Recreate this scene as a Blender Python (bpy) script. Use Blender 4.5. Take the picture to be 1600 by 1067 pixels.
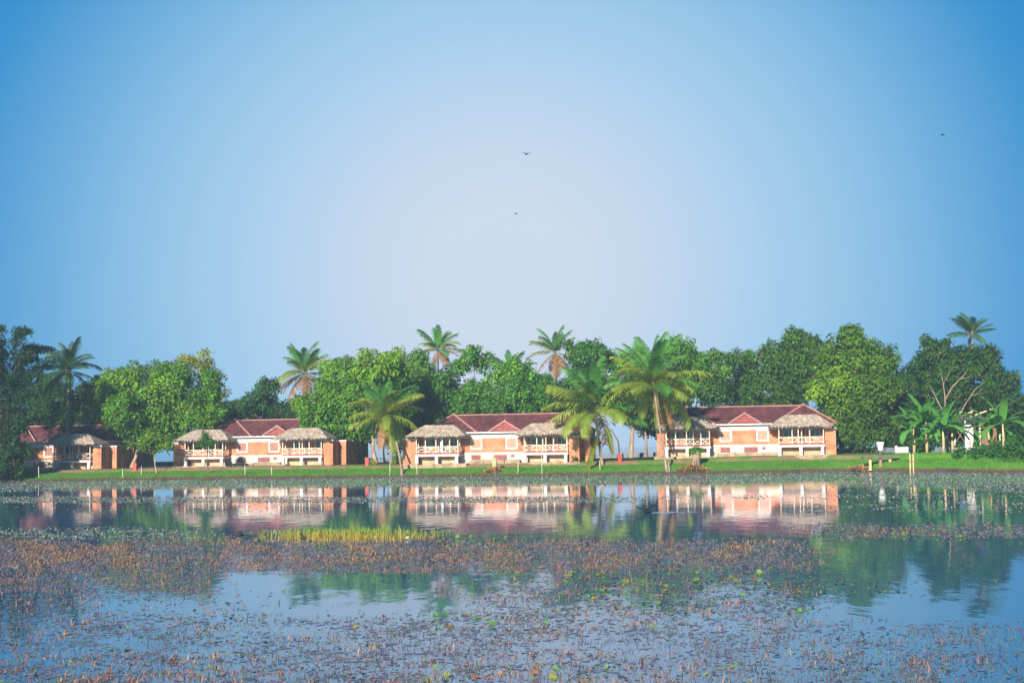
import bpy, math, random
import numpy as np
from mathutils import Vector, Matrix, Euler

# ------------------------------------------------------------------ scene, camera, light
for o in list(bpy.data.objects):
    bpy.data.objects.remove(o)
scene = bpy.context.scene
COL = scene.collection
random.seed(7)
rng = np.random.default_rng(11)
R = math.radians

FPX = 2222.0                      # 50 mm lens on a 36 mm sensor, photo 1600 x 1067
CAM_Z = 3.73
PITCH = math.atan((700.0 - 533.5) / FPX)
ROLL = 0.016
camd = bpy.data.cameras.new('camera')
camd.lens = 50.0
camd.sensor_width = 36.0
camd.clip_end = 20000.0
camd.clip_start = 0.1
cam = bpy.data.objects.new('camera', camd)
COL.objects.link(cam)
CROT = Matrix.Rotation(math.pi / 2 + PITCH, 3, 'X') @ Matrix.Rotation(-ROLL, 3, 'Z')
cam.location = (0, 0, CAM_Z)
cam.rotation_euler = CROT.to_euler()
scene.camera = cam

SUN_EL, SUN_AZ = 20.0, 199.0       # azimuth clockwise from +Y
sd = Vector((math.sin(R(SUN_AZ)) * math.cos(R(SUN_EL)), math.cos(R(SUN_AZ)) * math.cos(R(SUN_EL)), math.sin(R(SUN_EL))))
sl = bpy.data.lights.new('sun', 'SUN')
sl.energy = 5.0
sl.angle = R(0.6)
sl.color = (1.0, 0.91, 0.78)
sun = bpy.data.objects.new('sun', sl)
COL.objects.link(sun)
sun.rotation_euler = sd.to_track_quat('Z', 'Y').to_euler()
sun.location = sd * 300

world = bpy.data.worlds.new('World')
scene.world = world
world.use_nodes = True
nt = world.node_tree
nt.nodes.clear()
def wn(t, **k):
    n = nt.nodes.new(t)
    for a, b in k.items():
        setattr(n, a, b)
    return n
wl = nt.links.new
out = wn('ShaderNodeOutputWorld')
bg = wn('ShaderNodeBackground')
bg.inputs['Strength'].default_value = 0.0605
sky = wn('ShaderNodeTexSky', sky_type='NISHITA', sun_disc=False)
sky.sun_elevation = R(SUN_EL)
sky.sun_rotation = R(SUN_AZ)
sky.air_density = 1.0
sky.dust_density = 0.6
sky.ozone_density = 2.0
# deep blue sky; lens falloff put into its colour as a pale centre darkening outward
tint = wn('ShaderNodeMixRGB', blend_type='MULTIPLY')
tint.inputs[0].default_value = 1.0
tint.inputs[2].default_value = (0.20, 0.64, 1.08, 1)
wl(sky.outputs[0], tint.inputs[1])
VIGN_EL = math.radians(6.8)
VST = 1.1                          # the pale centre is wider than high
tc = wn('ShaderNodeTexCoord')
nrm = wn('ShaderNodeVectorMath', operation='NORMALIZE')
wl(tc.outputs['Generated'], nrm.inputs[0])
sub = wn('ShaderNodeVectorMath', operation='SUBTRACT')
wl(nrm.outputs[0], sub.inputs[0])
sub.inputs[1].default_value = (-0.004, math.cos(VIGN_EL), math.sin(VIGN_EL))
scl = wn('ShaderNodeVectorMath', operation='MULTIPLY')
wl(sub.outputs[0], scl.inputs[0])
scl.inputs[1].default_value = (1.0, 1.0, VST)
ln = wn('ShaderNodeVectorMath', operation='LENGTH')
wl(scl.outputs[0], ln.inputs[0])
def wramp(x1, stops):
    m_ = wn('ShaderNodeMapRange')
    m_.inputs['From Min'].default_value = 0.0
    m_.inputs['From Max'].default_value = x1
    wl(ln.outputs['Value'], m_.inputs['Value'])
    r_ = wn('ShaderNodeValToRGB')
    c_ = r_.color_ramp
    c_.interpolation = 'EASE'
    c_.interpolation = 'LINEAR'
    c_.elements[0].position = stops[0][0]; c_.elements[0].color = (*stops[0][1], 1)
    c_.elements[1].position = stops[-1][0]; c_.elements[1].color = (*stops[-1][1], 1)
    for p_, v_ in stops[1:-1]:
        e_ = c_.elements.new(p_); e_.color = (*v_, 1)
    wl(m_.outputs[0], r_.inputs[0])
    return r_
DEG = math.pi / 180
vignette = wramp(25 * DEG, [(0.0, (.630, .722, .850)), (.12, (.620, .718, .852)), (.24, (.555, .680, .850)), (.36, (.450, .640, .845)), (.48, (.340, .585, .825)), (.60, (.240, .500, .775)), (.72, (.135, .400, .700)), (.84, (.045, .295, .635)), (1.0, (.0, .20, .570))])
fade = wramp(42 * DEG, [(0.0, (1, 1, 1)), (.52, (1, 1, 1)), (1.0, (0, 0, 0))])
up10 = wn('ShaderNodeMixRGB', blend_type='MULTIPLY')
up10.inputs[0].default_value = 1.0
up10.inputs[2].default_value = (10, 10, 10, 1)
wl(vignette.outputs[0], up10.inputs[1])
mix = wn('ShaderNodeMixRGB', blend_type='MIX')
wl(fade.outputs[0], mix.inputs[0])
wl(tint.outputs[0], mix.inputs[1])
wl(up10.outputs[0], mix.inputs[2])
wl(mix.outputs[0], bg.inputs['Color'])
wl(bg.outputs[0], out.inputs['Surface'])

vs = scene.view_settings
vs.view_transform = 'Standard'
vs.look = 'None'
vs.exposure = 0.75
vs.gamma = 1.0
vs.use_curve_mapping = False
scene.cycles.max_bounces = 6
scene.cycles.transparent_max_bounces = 8
scene.cycles.use_denoising = True

# ------------------------------------------------------------------ placing by where things stand in the photo
def ray(px, py):
    return CROT @ Vector(((px - 800.0) / FPX, (533.5 - py) / FPX, -1.0))
def at(px, py, D):
    d = ray(px, py)
    return Vector((0, 0, CAM_Z)) + d * (D / d.y)
def gnd(px, py, z=0.0):
    d = ray(px, py)
    return Vector((0, 0, CAM_Z)) + d * ((z - CAM_Z) / d.z)
def hor(px):
    return 700.0 - ROLL * (px - 800.0)

# ------------------------------------------------------------------ mesh helpers
def link(o, parent=None):
    COL.objects.link(o)
    if parent:
        o.parent = parent
    return o
def tag(o, label=None, cat=None, group=None, kind=None):
    if label: o['label'] = label
    if cat: o['category'] = cat
    if group: o['group'] = group
    if kind: o['kind'] = kind
    return o
def empty(name, loc, rz=0.0):
    o = bpy.data.objects.new(name, None)
    o.empty_display_size = 0.2
    link(o)
    o.location = loc
    o.rotation_euler = (0, 0, rz)
    return o
def copy_tree(o, parent=None):
    c = o.copy()
    COL.objects.link(c)
    c.parent = parent
    for ch in o.children:
        copy_tree(ch, c)
    return c

class MB:
    def __init__(s):
        s.v, s.f, s.c = [], [], []
        s.col = (1, 1, 1, 1)
        s.use = False
    def add(s, vs, fs, col=None):
        b = len(s.v)
        s.v += [tuple(p) for p in vs]
        s.f += [tuple(i + b for i in f) for f in fs]
        c = col if col is not None else s.col
        if col is not None: s.use = True
        s.c += [tuple(c)] * len(vs)
        return s
    def box(s, x0, x1, y0, y1, z0, z1, col=None):
        v = [(x0,y0,z0),(x1,y0,z0),(x1,y1,z0),(x0,y1,z0),(x0,y0,z1),(x1,y0,z1),(x1,y1,z1),(x0,y1,z1)]
        return s.add(v, [(0,3,2,1),(4,5,6,7),(0,1,5,4),(1,2,6,5),(2,3,7,6),(3,0,4,7)], col)
    def bar(s, a, b, w, h=None, col=None):
        a, b = Vector(a), Vector(b)
        h = h or w
        d = (b - a).normalized()
        up = Vector((0, 0, 1)) if abs(d.z) < .95 else Vector((0, 1, 0))
        x = d.cross(up).normalized() * w / 2
        y = d.cross(x).normalized() * h / 2
        v = []
        for p in (a, b):
            v += [p - x - y, p + x - y, p + x + y, p - x + y]
        return s.add(v, [(0,3,2,1),(4,5,6,7),(0,1,5,4),(1,2,6,5),(2,3,7,6),(3,0,4,7)], col)
    def tube(s, pts, rad, n=7, col=None, cap=True):
        pts = [Vector(p) for p in pts]
        vs, fs = [], []
        x = None
        for i, p in enumerate(pts):
            d = (pts[min(i + 1, len(pts) - 1)] - pts[max(i - 1, 0)]).normalized()
            if x is None:
                up = Vector((0, 0, 1)) if abs(d.z) < .9 else Vector((1, 0, 0))
                x = d.cross(up).normalized()
            else:
                x = (x - d * x.dot(d)).normalized()
            y = d.cross(x)
            r = rad[i] if hasattr(rad, '__len__') else rad
            for k in range(n):
                a = 2 * math.pi * k / n
                vs.append(p + (x * math.cos(a) + y * math.sin(a)) * r)
        for i in range(len(pts) - 1):
            for k in range(n):
                a, b = i * n + k, i * n + (k + 1) % n
                fs.append((a, b, b + n, a + n))
        if cap:
            fs.append(tuple(range(n))[::-1])
            fs.append(tuple((len(pts) - 1) * n + k for k in range(n)))
        return s.add(vs, fs, col)
    def lathe(s, c, prof, n=14, col=None):
        c = Vector(c)
        vs, fs = [], []
        for r, z in prof:
            for k in range(n):
                a = 2 * math.pi * k / n
                vs.append(c + Vector((r * math.cos(a), r * math.sin(a), z)))
        for i in range(len(prof) - 1):
            for k in range(n):
                a, b = i * n + k, i * n + (k + 1) % n
                fs.append((a, b, b + n, a + n))
        fs.append(tuple(range(n))[::-1])
        fs.append(tuple((len(prof) - 1) * n + k for k in range(n)))
        return s.add(vs, fs, col)
    def build(s, name, mat, parent=None, smooth=False):
        me = bpy.data.meshes.new(name)
        me.from_pydata(s.v, [], s.f)
        if s.use:
            a = me.color_attributes.new('tint', 'FLOAT_COLOR', 'POINT')
            a.data.foreach_set('color', np.array([(c[0], c[1], c[2], 1.0) for c in s.c], dtype=np.float32).ravel())
        me.materials.append(mat)
        if smooth:
            me.polygons.foreach_set('use_smooth', [True] * len(me.polygons))
        me.update()
        return link(bpy.data.objects.new(name, me), parent)

def np_mesh(name, verts, quads, cols, mat, parent=None, smooth=False):
    """fast mesh of quads from numpy arrays; cols is one colour per vertex"""
    me = bpy.data.meshes.new(name)
    nv, nq = len(verts), len(quads)
    me.vertices.add(nv)
    me.vertices.foreach_set('co', np.asarray(verts, np.float32).ravel())
    me.loops.add(nq * 4)
    me.loops.foreach_set('vertex_index', np.asarray(quads, np.int32).ravel())
    me.polygons.add(nq)
    me.polygons.foreach_set('loop_start', np.arange(0, nq * 4, 4, dtype=np.int32))
    me.update(calc_edges=True)
    if cols is not None:
        a = me.color_attributes.new('tint', 'FLOAT_COLOR', 'POINT')
        c = np.ones((nv, 4), np.float32)
        c[:, :3] = cols
        a.data.foreach_set('color', c.ravel())
    me.materials.append(mat)
    if smooth:
        me.polygons.foreach_set('use_smooth', np.ones(nq, bool))
    me.validate()
    return link(bpy.data.objects.new(name, me), parent)

# ------------------------------------------------------------------ materials
M = {}
def material(name, color, rough=0.8, var=0.15, scale=3.0, bump=0.0, spec=0.3, tinted=False, trans=0.0, color2=None, stretch=None):
    m = bpy.data.materials.new(name)
    m.use_nodes = True
    t = m.node_tree
    t.nodes.clear()
    L = t.links.new
    o = t.nodes.new('ShaderNodeOutputMaterial')
    p = t.nodes.new('ShaderNodeBsdfPrincipled')
    p.inputs['Roughness'].default_value = rough
    p.inputs['Specular IOR Level'].default_value = spec
    c = t.nodes.new('ShaderNodeTexCoord')
    mp = t.nodes.new('ShaderNodeMapping')
    L(c.outputs['Object'], mp.inputs[0])
    if stretch: mp.inputs['Scale'].default_value = stretch
    oi = t.nodes.new('ShaderNodeObjectInfo')
    L(oi.outputs['Location'], mp.inputs['Location'])
    n = t.nodes.new('ShaderNodeTexNoise')
    n.inputs['Scale'].default_value = scale
    n.inputs['Detail'].default_value = 6
    L(mp.outputs[0], n.inputs['Vector'])
    r = t.nodes.new('ShaderNodeValToRGB')
    a = [max(0, x * (1 - var)) for x in color]
    b = list(color2) if color2 else [min(1, x * (1 + var)) for x in color]
    r.color_ramp.elements[0].position = 0.3
    r.color_ramp.elements[0].color = (*a, 1)
    r.color_ramp.elements[1].position = 0.7
    r.color_ramp.elements[1].color = (*b, 1)
    L(n.outputs[0], r.inputs[0])
    src = r.outputs[0]
    if tinted:
        at_ = t.nodes.new('ShaderNodeAttribute')
        at_.attribute_name = 'tint'
        mx = t.nodes.new('ShaderNodeMixRGB')
        mx.blend_type = 'MULTIPLY'
        mx.inputs[0].default_value = 1
        L(src, mx.inputs[1])
        L(at_.outputs['Color'], mx.inputs[2])
        src = mx.outputs[0]
    L(src, p.inputs['Base Color'])
    if bump:
        bn = t.nodes.new('ShaderNodeBump')
        bn.inputs['Strength'].default_value = bump
        bn.inputs['Distance'].default_value = 0.05
        n2 = t.nodes.new('ShaderNodeTexNoise')
        n2.inputs['Scale'].default_value = scale * 4
        n2.inputs['Detail'].default_value = 5
        L(mp.outputs[0], n2.inputs['Vector'])
        L(n2.outputs[0], bn.inputs['Height'])
        L(bn.outputs[0], p.inputs['Normal'])
    if trans:
        tr = t.nodes.new('ShaderNodeBsdfTranslucent')
        L(src, tr.inputs['Color'])
        ms = t.nodes.new('ShaderNodeMixShader')
        ms.inputs[0].default_value = trans
        L(p.outputs[0], ms.inputs[1])
        L(tr.outputs[0], ms.inputs[2])
        L(ms.outputs[0], o.inputs[0])
    else:
        L(p.outputs[0], o.inputs[0])
    M[name] = m
    return m

material('leaf', (1, 1, 1), rough=0.55, var=0.18, scale=0.6, tinted=True, trans=0.42, spec=0.25)
material('frond', (1, 1, 1), rough=0.5, var=0.2, scale=1.2, tinted=True, trans=0.36, spec=0.3)
material('weed', (1, 1, 1), rough=0.7, var=0.2, scale=0.8, tinted=True, trans=0.25, spec=0.15)
material('bark', (0.16, 0.105, 0.075), rough=0.95, var=0.4, scale=2.5, bump=0.5, stretch=(1, 1, .25))
material('pale_bark', (0.34, 0.24, 0.17), rough=0.95, var=0.35, scale=2.5, bump=0.4, stretch=(1, 1, .25))
material('palm_bark', (0.28, 0.20, 0.15), rough=0.95, var=0.4, scale=2.5, bump=0.6, stretch=(.3, .3, 3))
material('husk', (0.30, 0.14, 0.075), rough=0.95, var=0.4, scale=4, bump=0.4)
material('coconut', (0.42, 0.30, 0.04), rough=0.6, var=0.3, scale=3)
material('white_paint', (0.66, 0.60, 0.565), rough=0.75, var=0.22, scale=0.7, bump=0.05, color2=(0.74, 0.69, 0.655))
material('plinth_paint', (0.60, 0.50, 0.41), rough=0.9, var=0.35, scale=0.55, bump=0.15, color2=(0.74, 0.66, 0.58))
material('cream_wood', (0.62, 0.52, 0.41), rough=0.7, var=0.12, scale=2.0)
material('red_oxide', (0.42, 0.10, 0.09), rough=0.6, var=0.15, scale=2.0)
material('maroon', (0.26, 0.085, 0.085), rough=0.65, var=0.2, scale=3.0)
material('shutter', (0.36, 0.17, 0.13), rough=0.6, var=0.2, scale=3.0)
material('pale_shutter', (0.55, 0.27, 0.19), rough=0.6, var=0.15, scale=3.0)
material('gable_red', (0.25, 0.065, 0.06), rough=0.75, var=0.2, scale=2.0)
material('dark_glass', (0.018, 0.022, 0.035), rough=0.12, var=0.3, scale=1.0, spec=0.6)
material('timber', (0.25, 0.12, 0.06), rough=0.6, var=0.3, scale=3)
material('ridge_mortar', (0.36, 0.17, 0.145), rough=0.9, var=0.3, scale=2.5, bump=0.3)
material('thatch', (0.38, 0.31, 0.25), rough=0.95, var=0.3, scale=1.6, tinted=True, bump=0.3)
material('thatch_core', (0.22, 0.18, 0.15), rough=0.95, var=0.3, scale=3, bump=0.5)
material('concrete', (0.42, 0.36, 0.30), rough=0.95, var=0.3, scale=1.0, bump=0.3)
material('under_wall', (0.50, 0.37, 0.23), rough=0.95, var=0.3, scale=0.8, bump=0.2)
material('wake_sky_tint', (0.20, 0.30, 0.40), rough=0.3, var=0.1, scale=2)  # sky reflection on the wake ridges, put into the base colour
material('ledge', (0.33, 0.24, 0.155), rough=0.95, var=0.4, scale=0.9, bump=0.5)
material('dark_concrete', (0.12, 0.10, 0.095), rough=0.9, var=0.35, scale=1.5, bump=0.3)
material('lake_wall', (0.16, 0.19, 0.24), rough=0.9, var=0.3, scale=0.8, bump=0.2)
material('bin_red', (0.50, 0.065, 0.05), rough=0.5, var=0.15, scale=3)
material('bamboo', (0.56, 0.40, 0.20), rough=0.6, var=0.2, scale=2)
material('stake', (0.62, 0.55, 0.46), rough=0.8, var=0.2, scale=3)
material('straw', (0.50, 0.33, 0.17), rough=0.95, var=0.3, scale=3, tinted=True)
material('bird_black', (0.012, 0.012, 0.02), rough=0.6, var=0.3, scale=5)
material('bird_white', (0.85, 0.86, 0.88), rough=0.7, var=0.05, scale=5)
material('bird_brown', (0.05, 0.035, 0.03), rough=0.7, var=0.3, scale=5)
material('white_plastic', (0.78, 0.77, 0.74), rough=0.4, var=0.04, scale=2)
material('pale_cloth', (0.52, 0.66, 0.74), rough=0.9, var=0.08, scale=2)
material('skin', (0.30, 0.15, 0.09), rough=0.6, var=0.08, scale=3)
material('pink_cloth', (0.60, 0.22, 0.24), rough=0.9, var=0.12, scale=4)
material('hair', (0.01, 0.008, 0.008), rough=0.5, var=0.2, scale=9)
material('punt_wood', (0.055, 0.04, 0.04), rough=0.7, var=0.3, scale=2)
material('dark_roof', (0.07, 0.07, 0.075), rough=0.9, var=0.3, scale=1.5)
material('petal', (0.82, 0.78, 0.66), rough=0.6, var=0.08, scale=5)

def brick_material(name, c1, c2, mortar, bw, bh):
    m = bpy.data.materials.new(name)
    m.use_nodes = True
    t = m.node_tree
    L = t.links.new
    p = t.nodes['Principled BSDF']
    p.inputs['Roughness'].default_value = 0.95
    p.inputs['Specular IOR Level'].default_value = 0.15
    c = t.nodes.new('ShaderNodeTexCoord')
    sp = t.nodes.new('ShaderNodeSeparateXYZ')
    L(c.outputs['Object'], sp.inputs[0])
    ad = t.nodes.new('ShaderNodeMath')
    L(sp.outputs[0], ad.inputs[0]); L(sp.outputs[1], ad.inputs[1])
    cb = t.nodes.new('ShaderNodeCombineXYZ')
    L(ad.outputs[0], cb.inputs[0]); L(sp.outputs[2], cb.inputs[1])
    b = t.nodes.new('ShaderNodeTexBrick')
    b.inputs['Color1'].default_value = (*c1, 1)
    b.inputs['Color2'].default_value = (*c2, 1)
    b.inputs['Mortar'].default_value = (*mortar, 1)
    b.inputs['Scale'].default_value = 1.0
    b.inputs['Mortar Size'].default_value = 0.028
    b.inputs['Brick Width'].default_value = bw
    b.inputs['Row Height'].default_value = bh
    L(cb.outputs[0], b.inputs['Vector'])
    n = t.nodes.new('ShaderNodeTexNoise')
    n.inputs['Scale'].default_value = 0.9
    n.inputs['Detail'].default_value = 7
    oi = t.nodes.new('ShaderNodeObjectInfo')
    va = t.nodes.new('ShaderNodeVectorMath')
    L(c.outputs['Object'], va.inputs[0]); L(oi.outputs['Location'], va.inputs[1])
    L(va.outputs[0], n.inputs['Vector'])
    r = t.nodes.new('ShaderNodeValToRGB')
    r.color_ramp.elements[0].position = .3
    r.color_ramp.elements[0].color = (.62, .60, .60, 1)
    r.color_ramp.elements[1].position = .65
    r.color_ramp.elements[1].color = (1.12, 1.08, 1.02, 1)
    L(n.outputs[0], r.inputs[0])
    mx = t.nodes.new('ShaderNodeMixRGB')
    mx.blend_type = 'MULTIPLY'
    mx.inputs[0].default_value = 1
    L(b.outputs[0], mx.inputs[1]); L(r.outputs[0], mx.inputs[2])
    L(mx.outputs[0], p.inputs['Base Color'])
    bp = t.nodes.new('ShaderNodeBump')
    bp.inputs['Strength'].default_value = .6
    bp.inputs['Distance'].default_value = .03
    bp.invert = True
    L(b.outputs['Fac'], bp.inputs['Height'])
    L(bp.outputs[0], p.inputs['Normal'])
    M[name] = m
brick_material('laterite', (0.63, 0.235, 0.105), (0.48, 0.17, 0.08), (0.58, 0.40, 0.29), 0.62, 0.32)

def tile_material():
    m = bpy.data.materials.new('roof_tile')
    m.use_nodes = True
    t = m.node_tree
    L = t.links.new
    p = t.nodes['Principled BSDF']
    p.inputs['Roughness'].default_value = 0.85
    p.inputs['Specular IOR Level'].default_value = 0.25
    c = t.nodes.new('ShaderNodeTexCoord')
    sp = t.nodes.new('ShaderNodeSeparateXYZ')
    L(c.outputs['Object'], sp.inputs[0])
    ad = t.nodes.new('ShaderNodeMath')
    L(sp.outputs[0], ad.inputs[0]); L(sp.outputs[1], ad.inputs[1])
    ad.operation = 'ADD'
    cb = t.nodes.new('ShaderNodeCombineXYZ')
    L(ad.outputs[0], cb.inputs[0]); L(sp.outputs[2], cb.inputs[1])
    b = t.nodes.new('ShaderNodeTexBrick')
    b.inputs['Color1'].default_value = (0.205, 0.062, 0.064, 1)
    b.inputs['Color2'].default_value = (0.130, 0.042, 0.048, 1)
    b.inputs['Mortar'].default_value = (0.05, 0.016, 0.02, 1)
    b.inputs['Scale'].default_value = 1
    b.inputs['Mortar Size'].default_value = 0.03
    b.inputs['Brick Width'].default_value = 0.34
    b.inputs['Row Height'].default_value = 0.21
    L(cb.outputs[0], b.inputs['Vector'])
    n = t.nodes.new('ShaderNodeTexNoise')
    n.inputs['Scale'].default_value = 0.55
    n.inputs['Detail'].default_value = 8
    oi = t.nodes.new('ShaderNodeObjectInfo')
    va = t.nodes.new('ShaderNodeVectorMath')
    L(c.outputs['Object'], va.inputs[0]); L(oi.outputs['Location'], va.inputs[1])
    L(va.outputs[0], n.inputs['Vector'])
    r = t.nodes.new('ShaderNodeValToRGB')
    r.color_ramp.elements[0].position = .32
    r.color_ramp.elements[0].color = (.6, .62, .66, 1)
    r.color_ramp.elements[1].position = .68
    r.color_ramp.elements[1].color = (1.2, 1.1, 1.05, 1)
    L(n.outputs[0], r.inputs[0])
    mx = t.nodes.new('ShaderNodeMixRGB'); mx.blend_type = 'MULTIPLY'; mx.inputs[0].default_value = 1
    L(b.outputs[0], mx.inputs[1]); L(r.outputs[0], mx.inputs[2])
    # pale lichen flecks on single tiles
    w = t.nodes.new('ShaderNodeTexNoise')
    w.inputs['Scale'].default_value = 3.4
    w.inputs['Detail'].default_value = 2
    L(cb.outputs[0], w.inputs['Vector'])
    r2 = t.nodes.new('ShaderNodeValToRGB')
    r2.color_ramp.elements[0].position = .57
    r2.color_ramp.elements[0].color = (0, 0, 0, 1)
    r2.color_ramp.elements[1].position = .72
    r2.color_ramp.elements[1].color = (.55, .55, .55, 1)
    L(w.outputs[0], r2.inputs[0])
    mx2 = t.nodes.new('ShaderNodeMixRGB')
    L(r2.outputs[0], mx2.inputs[0]); L(mx.outputs[0], mx2.inputs[1])
    mx2.inputs[2].default_value = (0.34, 0.15, 0.145, 1)
    L(mx2.outputs[0], p.inputs['Base Color'])
    bp = t.nodes.new('ShaderNodeBump')
    bp.inputs['Strength'].default_value = .7
    bp.inputs['Distance'].default_value = .05
    bp.invert = True
    L(b.outputs['Fac'], bp.inputs['Height'])
    L(bp.outputs[0], p.inputs['Normal'])
    M['roof_tile'] = m
tile_material()

def water_material(name, body, bump, sx, sy, rough):
    m = bpy.data.materials.new(name)
    m.use_nodes = True
    t = m.node_tree
    L = t.links.new
    p = t.nodes['Principled BSDF']
    p.inputs['Base Color'].default_value = (*body, 1)
    p.inputs['Roughness'].default_value = rough
    p.inputs['IOR'].default_value = 1.62
    c = t.nodes.new('ShaderNodeTexCoord')
    hs = []
    for sc, st, w in ((1.0, (sx, sy, 1), 1.0), (0.17, (sx, sy, 1), 1.2)):
        mp = t.nodes.new('ShaderNodeMapping')
        mp.inputs['Scale'].default_value = st
        L(c.outputs['Object'], mp.inputs[0])
        n = t.nodes.new('ShaderNodeTexNoise')
        n.inputs['Scale'].default_value = sc
        n.inputs['Detail'].default_value = 3
        L(mp.outputs[0], n.inputs['Vector'])
        ml = t.nodes.new('ShaderNodeMath'); ml.operation = 'MULTIPLY'
        ml.inputs[1].default_value = w
        L(n.outputs[0], ml.inputs[0])
        hs.append(ml)
    ad = t.nodes.new('ShaderNodeMath')
    L(hs[0].outputs[0], ad.inputs[0]); L(hs[1].outputs[0], ad.inputs[1])
    bp = t.nodes.new('ShaderNodeBump')
    bp.inputs['Strength'].default_value = 1.0
    bp.inputs['Distance'].default_value = bump
    L(ad.outputs[0], bp.inputs['Height'])
    L(bp.outputs[0], p.inputs['Normal'])
    M[name] = m
water_material('pond_water', (0.020, 0.130, 0.270), 0.0075, 1.3, 0.5, 0.035)
water_material('lake_water', (0.03, 0.08, 0.12), 0.02, 0.6, 0.4, 0.08)

# ------------------------------------------------------------------ value noise
_NG = rng.random((256, 256))
def vnoise(x, y):
    x, y = np.asarray(x, float), np.asarray(y, float)
    xi, yi = np.floor(x).astype(int), np.floor(y).astype(int)
    fx, fy = x - xi, y - yi
    fx, fy = fx * fx * (3 - 2 * fx), fy * fy * (3 - 2 * fy)
    g = lambda a, b: _NG[a % 256, b % 256]
    return (g(xi, yi) * (1 - fx) + g(xi + 1, yi) * fx) * (1 - fy) + (g(xi, yi + 1) * (1 - fx) + g(xi + 1, yi + 1) * fx) * fy
def fbm(x, y):
    return .5 * vnoise(x, y) + .3 * vnoise(x * 2.1 + 17, y * 2.1 + 5) + .2 * vnoise(x * 4.3 + 3, y * 4.3 + 31)

# ------------------------------------------------------------------ setting: water, bank, lake
WATERLINE = [(-900, 762), (-300, 756), (0, 752), (100, 750.5), (300, 748), (600, 745), (800, 743), (1000, 740.5), (1200, 738), (1300, 735.5),
             (1420, 736.5), (1600, 738), (1900, 741), (2400, 746)]
_e = [gnd(x, y) for x, y in WATERLINE]
EX = np.array([p.x for p in _e]); EY = np.array([p.y for p in _e])
PLX = np.array([-300, -110, -77, -39, -3, 20, 33, 50, 75, 120, 300.])
PLZ = np.array([1.5, 1.5, 1.45, 1.66, 1.56, 1.8, 2.1, 2.15, 2.15, 2.0, 1.8])
def edge(x):
    return np.interp(x, EX, EY) + 1.4 * (vnoise(np.asarray(x) * .35, 3.3) - .5) + 1.6 * (vnoise(np.asarray(x) * .09, 9.1) - .5)
def plateau(x):
    return np.interp(x, PLX, PLZ)
PV = np.array([-3, -.4, 0, .35, 1.2, 2.8, 5.2, 6.3, 7.2, 11, 30, 52, 56, 60])
PH = np.array([-.9, -.25, .0, .13, .28, .50, .64, .70, .97, 1., 1., 1., .6, -.6])
def land(x, y):
    v = y - edge(x)
    return np.interp(v, PV, PH) * plateau(x) + .05 * (vnoise(x * .8, y * .8) - .5)

def build_land():
    xs = np.concatenate([np.arange(-300, -95, 8), np.arange(-95, 95, .6), np.arange(95, 300, 8)])
    vv = np.concatenate([[-3, -1, -.4, -.15, 0, .15, .35, .6, .9], np.arange(1.2, 11, .3), np.arange(11, 50, 3), [50, 52, 54, 56, 58, 60]])
    X, V = np.meshgrid(xs, vv)
    Y = edge(X) + V
    Z = np.interp(V, PV, PH) * plateau(X) + .07 * (fbm(X * .9, V * .9) - .5) * (V > .2) + .1 * (vnoise(X * 1.7, V * 3) - .5) * ((V > -.2) & (V < 1.2))
    nx = len(xs)
    verts = np.stack([X, Y, Z], -1).reshape(-1, 3)
    i = np.arange((len(vv) - 1) * nx).reshape(len(vv) - 1, nx)[:, :-1].ravel()
    quads = np.stack([i, i + 1, i + 1 + nx, i + nx], 1)
    n1, n2 = fbm(X * .5, V * .7), fbm(X * .16 + 9, V * .3)
    grass = np.array([.07, .24, .024]); grass2 = np.array([.12, .27, .032]); mud = np.array([.10, .065, .045])
    sand = np.array([.28, .185, .105]); litter = np.array([.13, .10, .05])
    a = np.clip((n1 - .35) * 3, 0, 1)[..., None]
    col = grass * (1 - a) + grass2 * a
    wm = np.clip(1 - (V - .35 - .5 * (n1 - .5)) / .35, 0, 1)[..., None]
    col = col * (1 - wm) + mud * wm
    ws = (np.clip((V - 5.5 - 1.2 * (n2 - .5)) / .4, 0, 1) * np.clip((12.5 - V) / 1.5, 0, 1) * np.clip((50 - X) / 6, 0, 1) * np.clip(.25 + (n1 - .3) * 3.2, 0, 1))[..., None]
    col = col * (1 - ws) + sand * ws
    wb = (np.clip((V - 11) / 3, 0, 1) * np.clip((n2 - .3) * 3, 0, 1))[..., None]
    col = col * (1 - wb) + litter * wb
    m = material('ground', (1, 1, 1), rough=0.95, var=0.25, scale=1.2, tinted=True, bump=0.6, spec=.1)
    o = np_mesh('ground', verts, quads, col.reshape(-1, 3), m, smooth=True)
    tag(o, kind='structure')
build_land()

def sheet(name, x0, x1, y0, y1, z, mat):
    b = MB()
    b.add([(x0, y0, z), (x1, y0, z), (x1, y1, z), (x0, y1, z)], [(0, 1, 2, 3)])
    o = b.build(name, mat)
    tag(o, kind='structure')
    return o
sheet('pond_water', -300, 300, -60, 235, 0.0, M['pond_water'])
sheet('lake_water', -9000, 9000, 235.0, 9000, -0.02, M['lake_water'])
sheet('shore_ground', -9000, 9000, -400, 235, -1.5, M['ground'])

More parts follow.
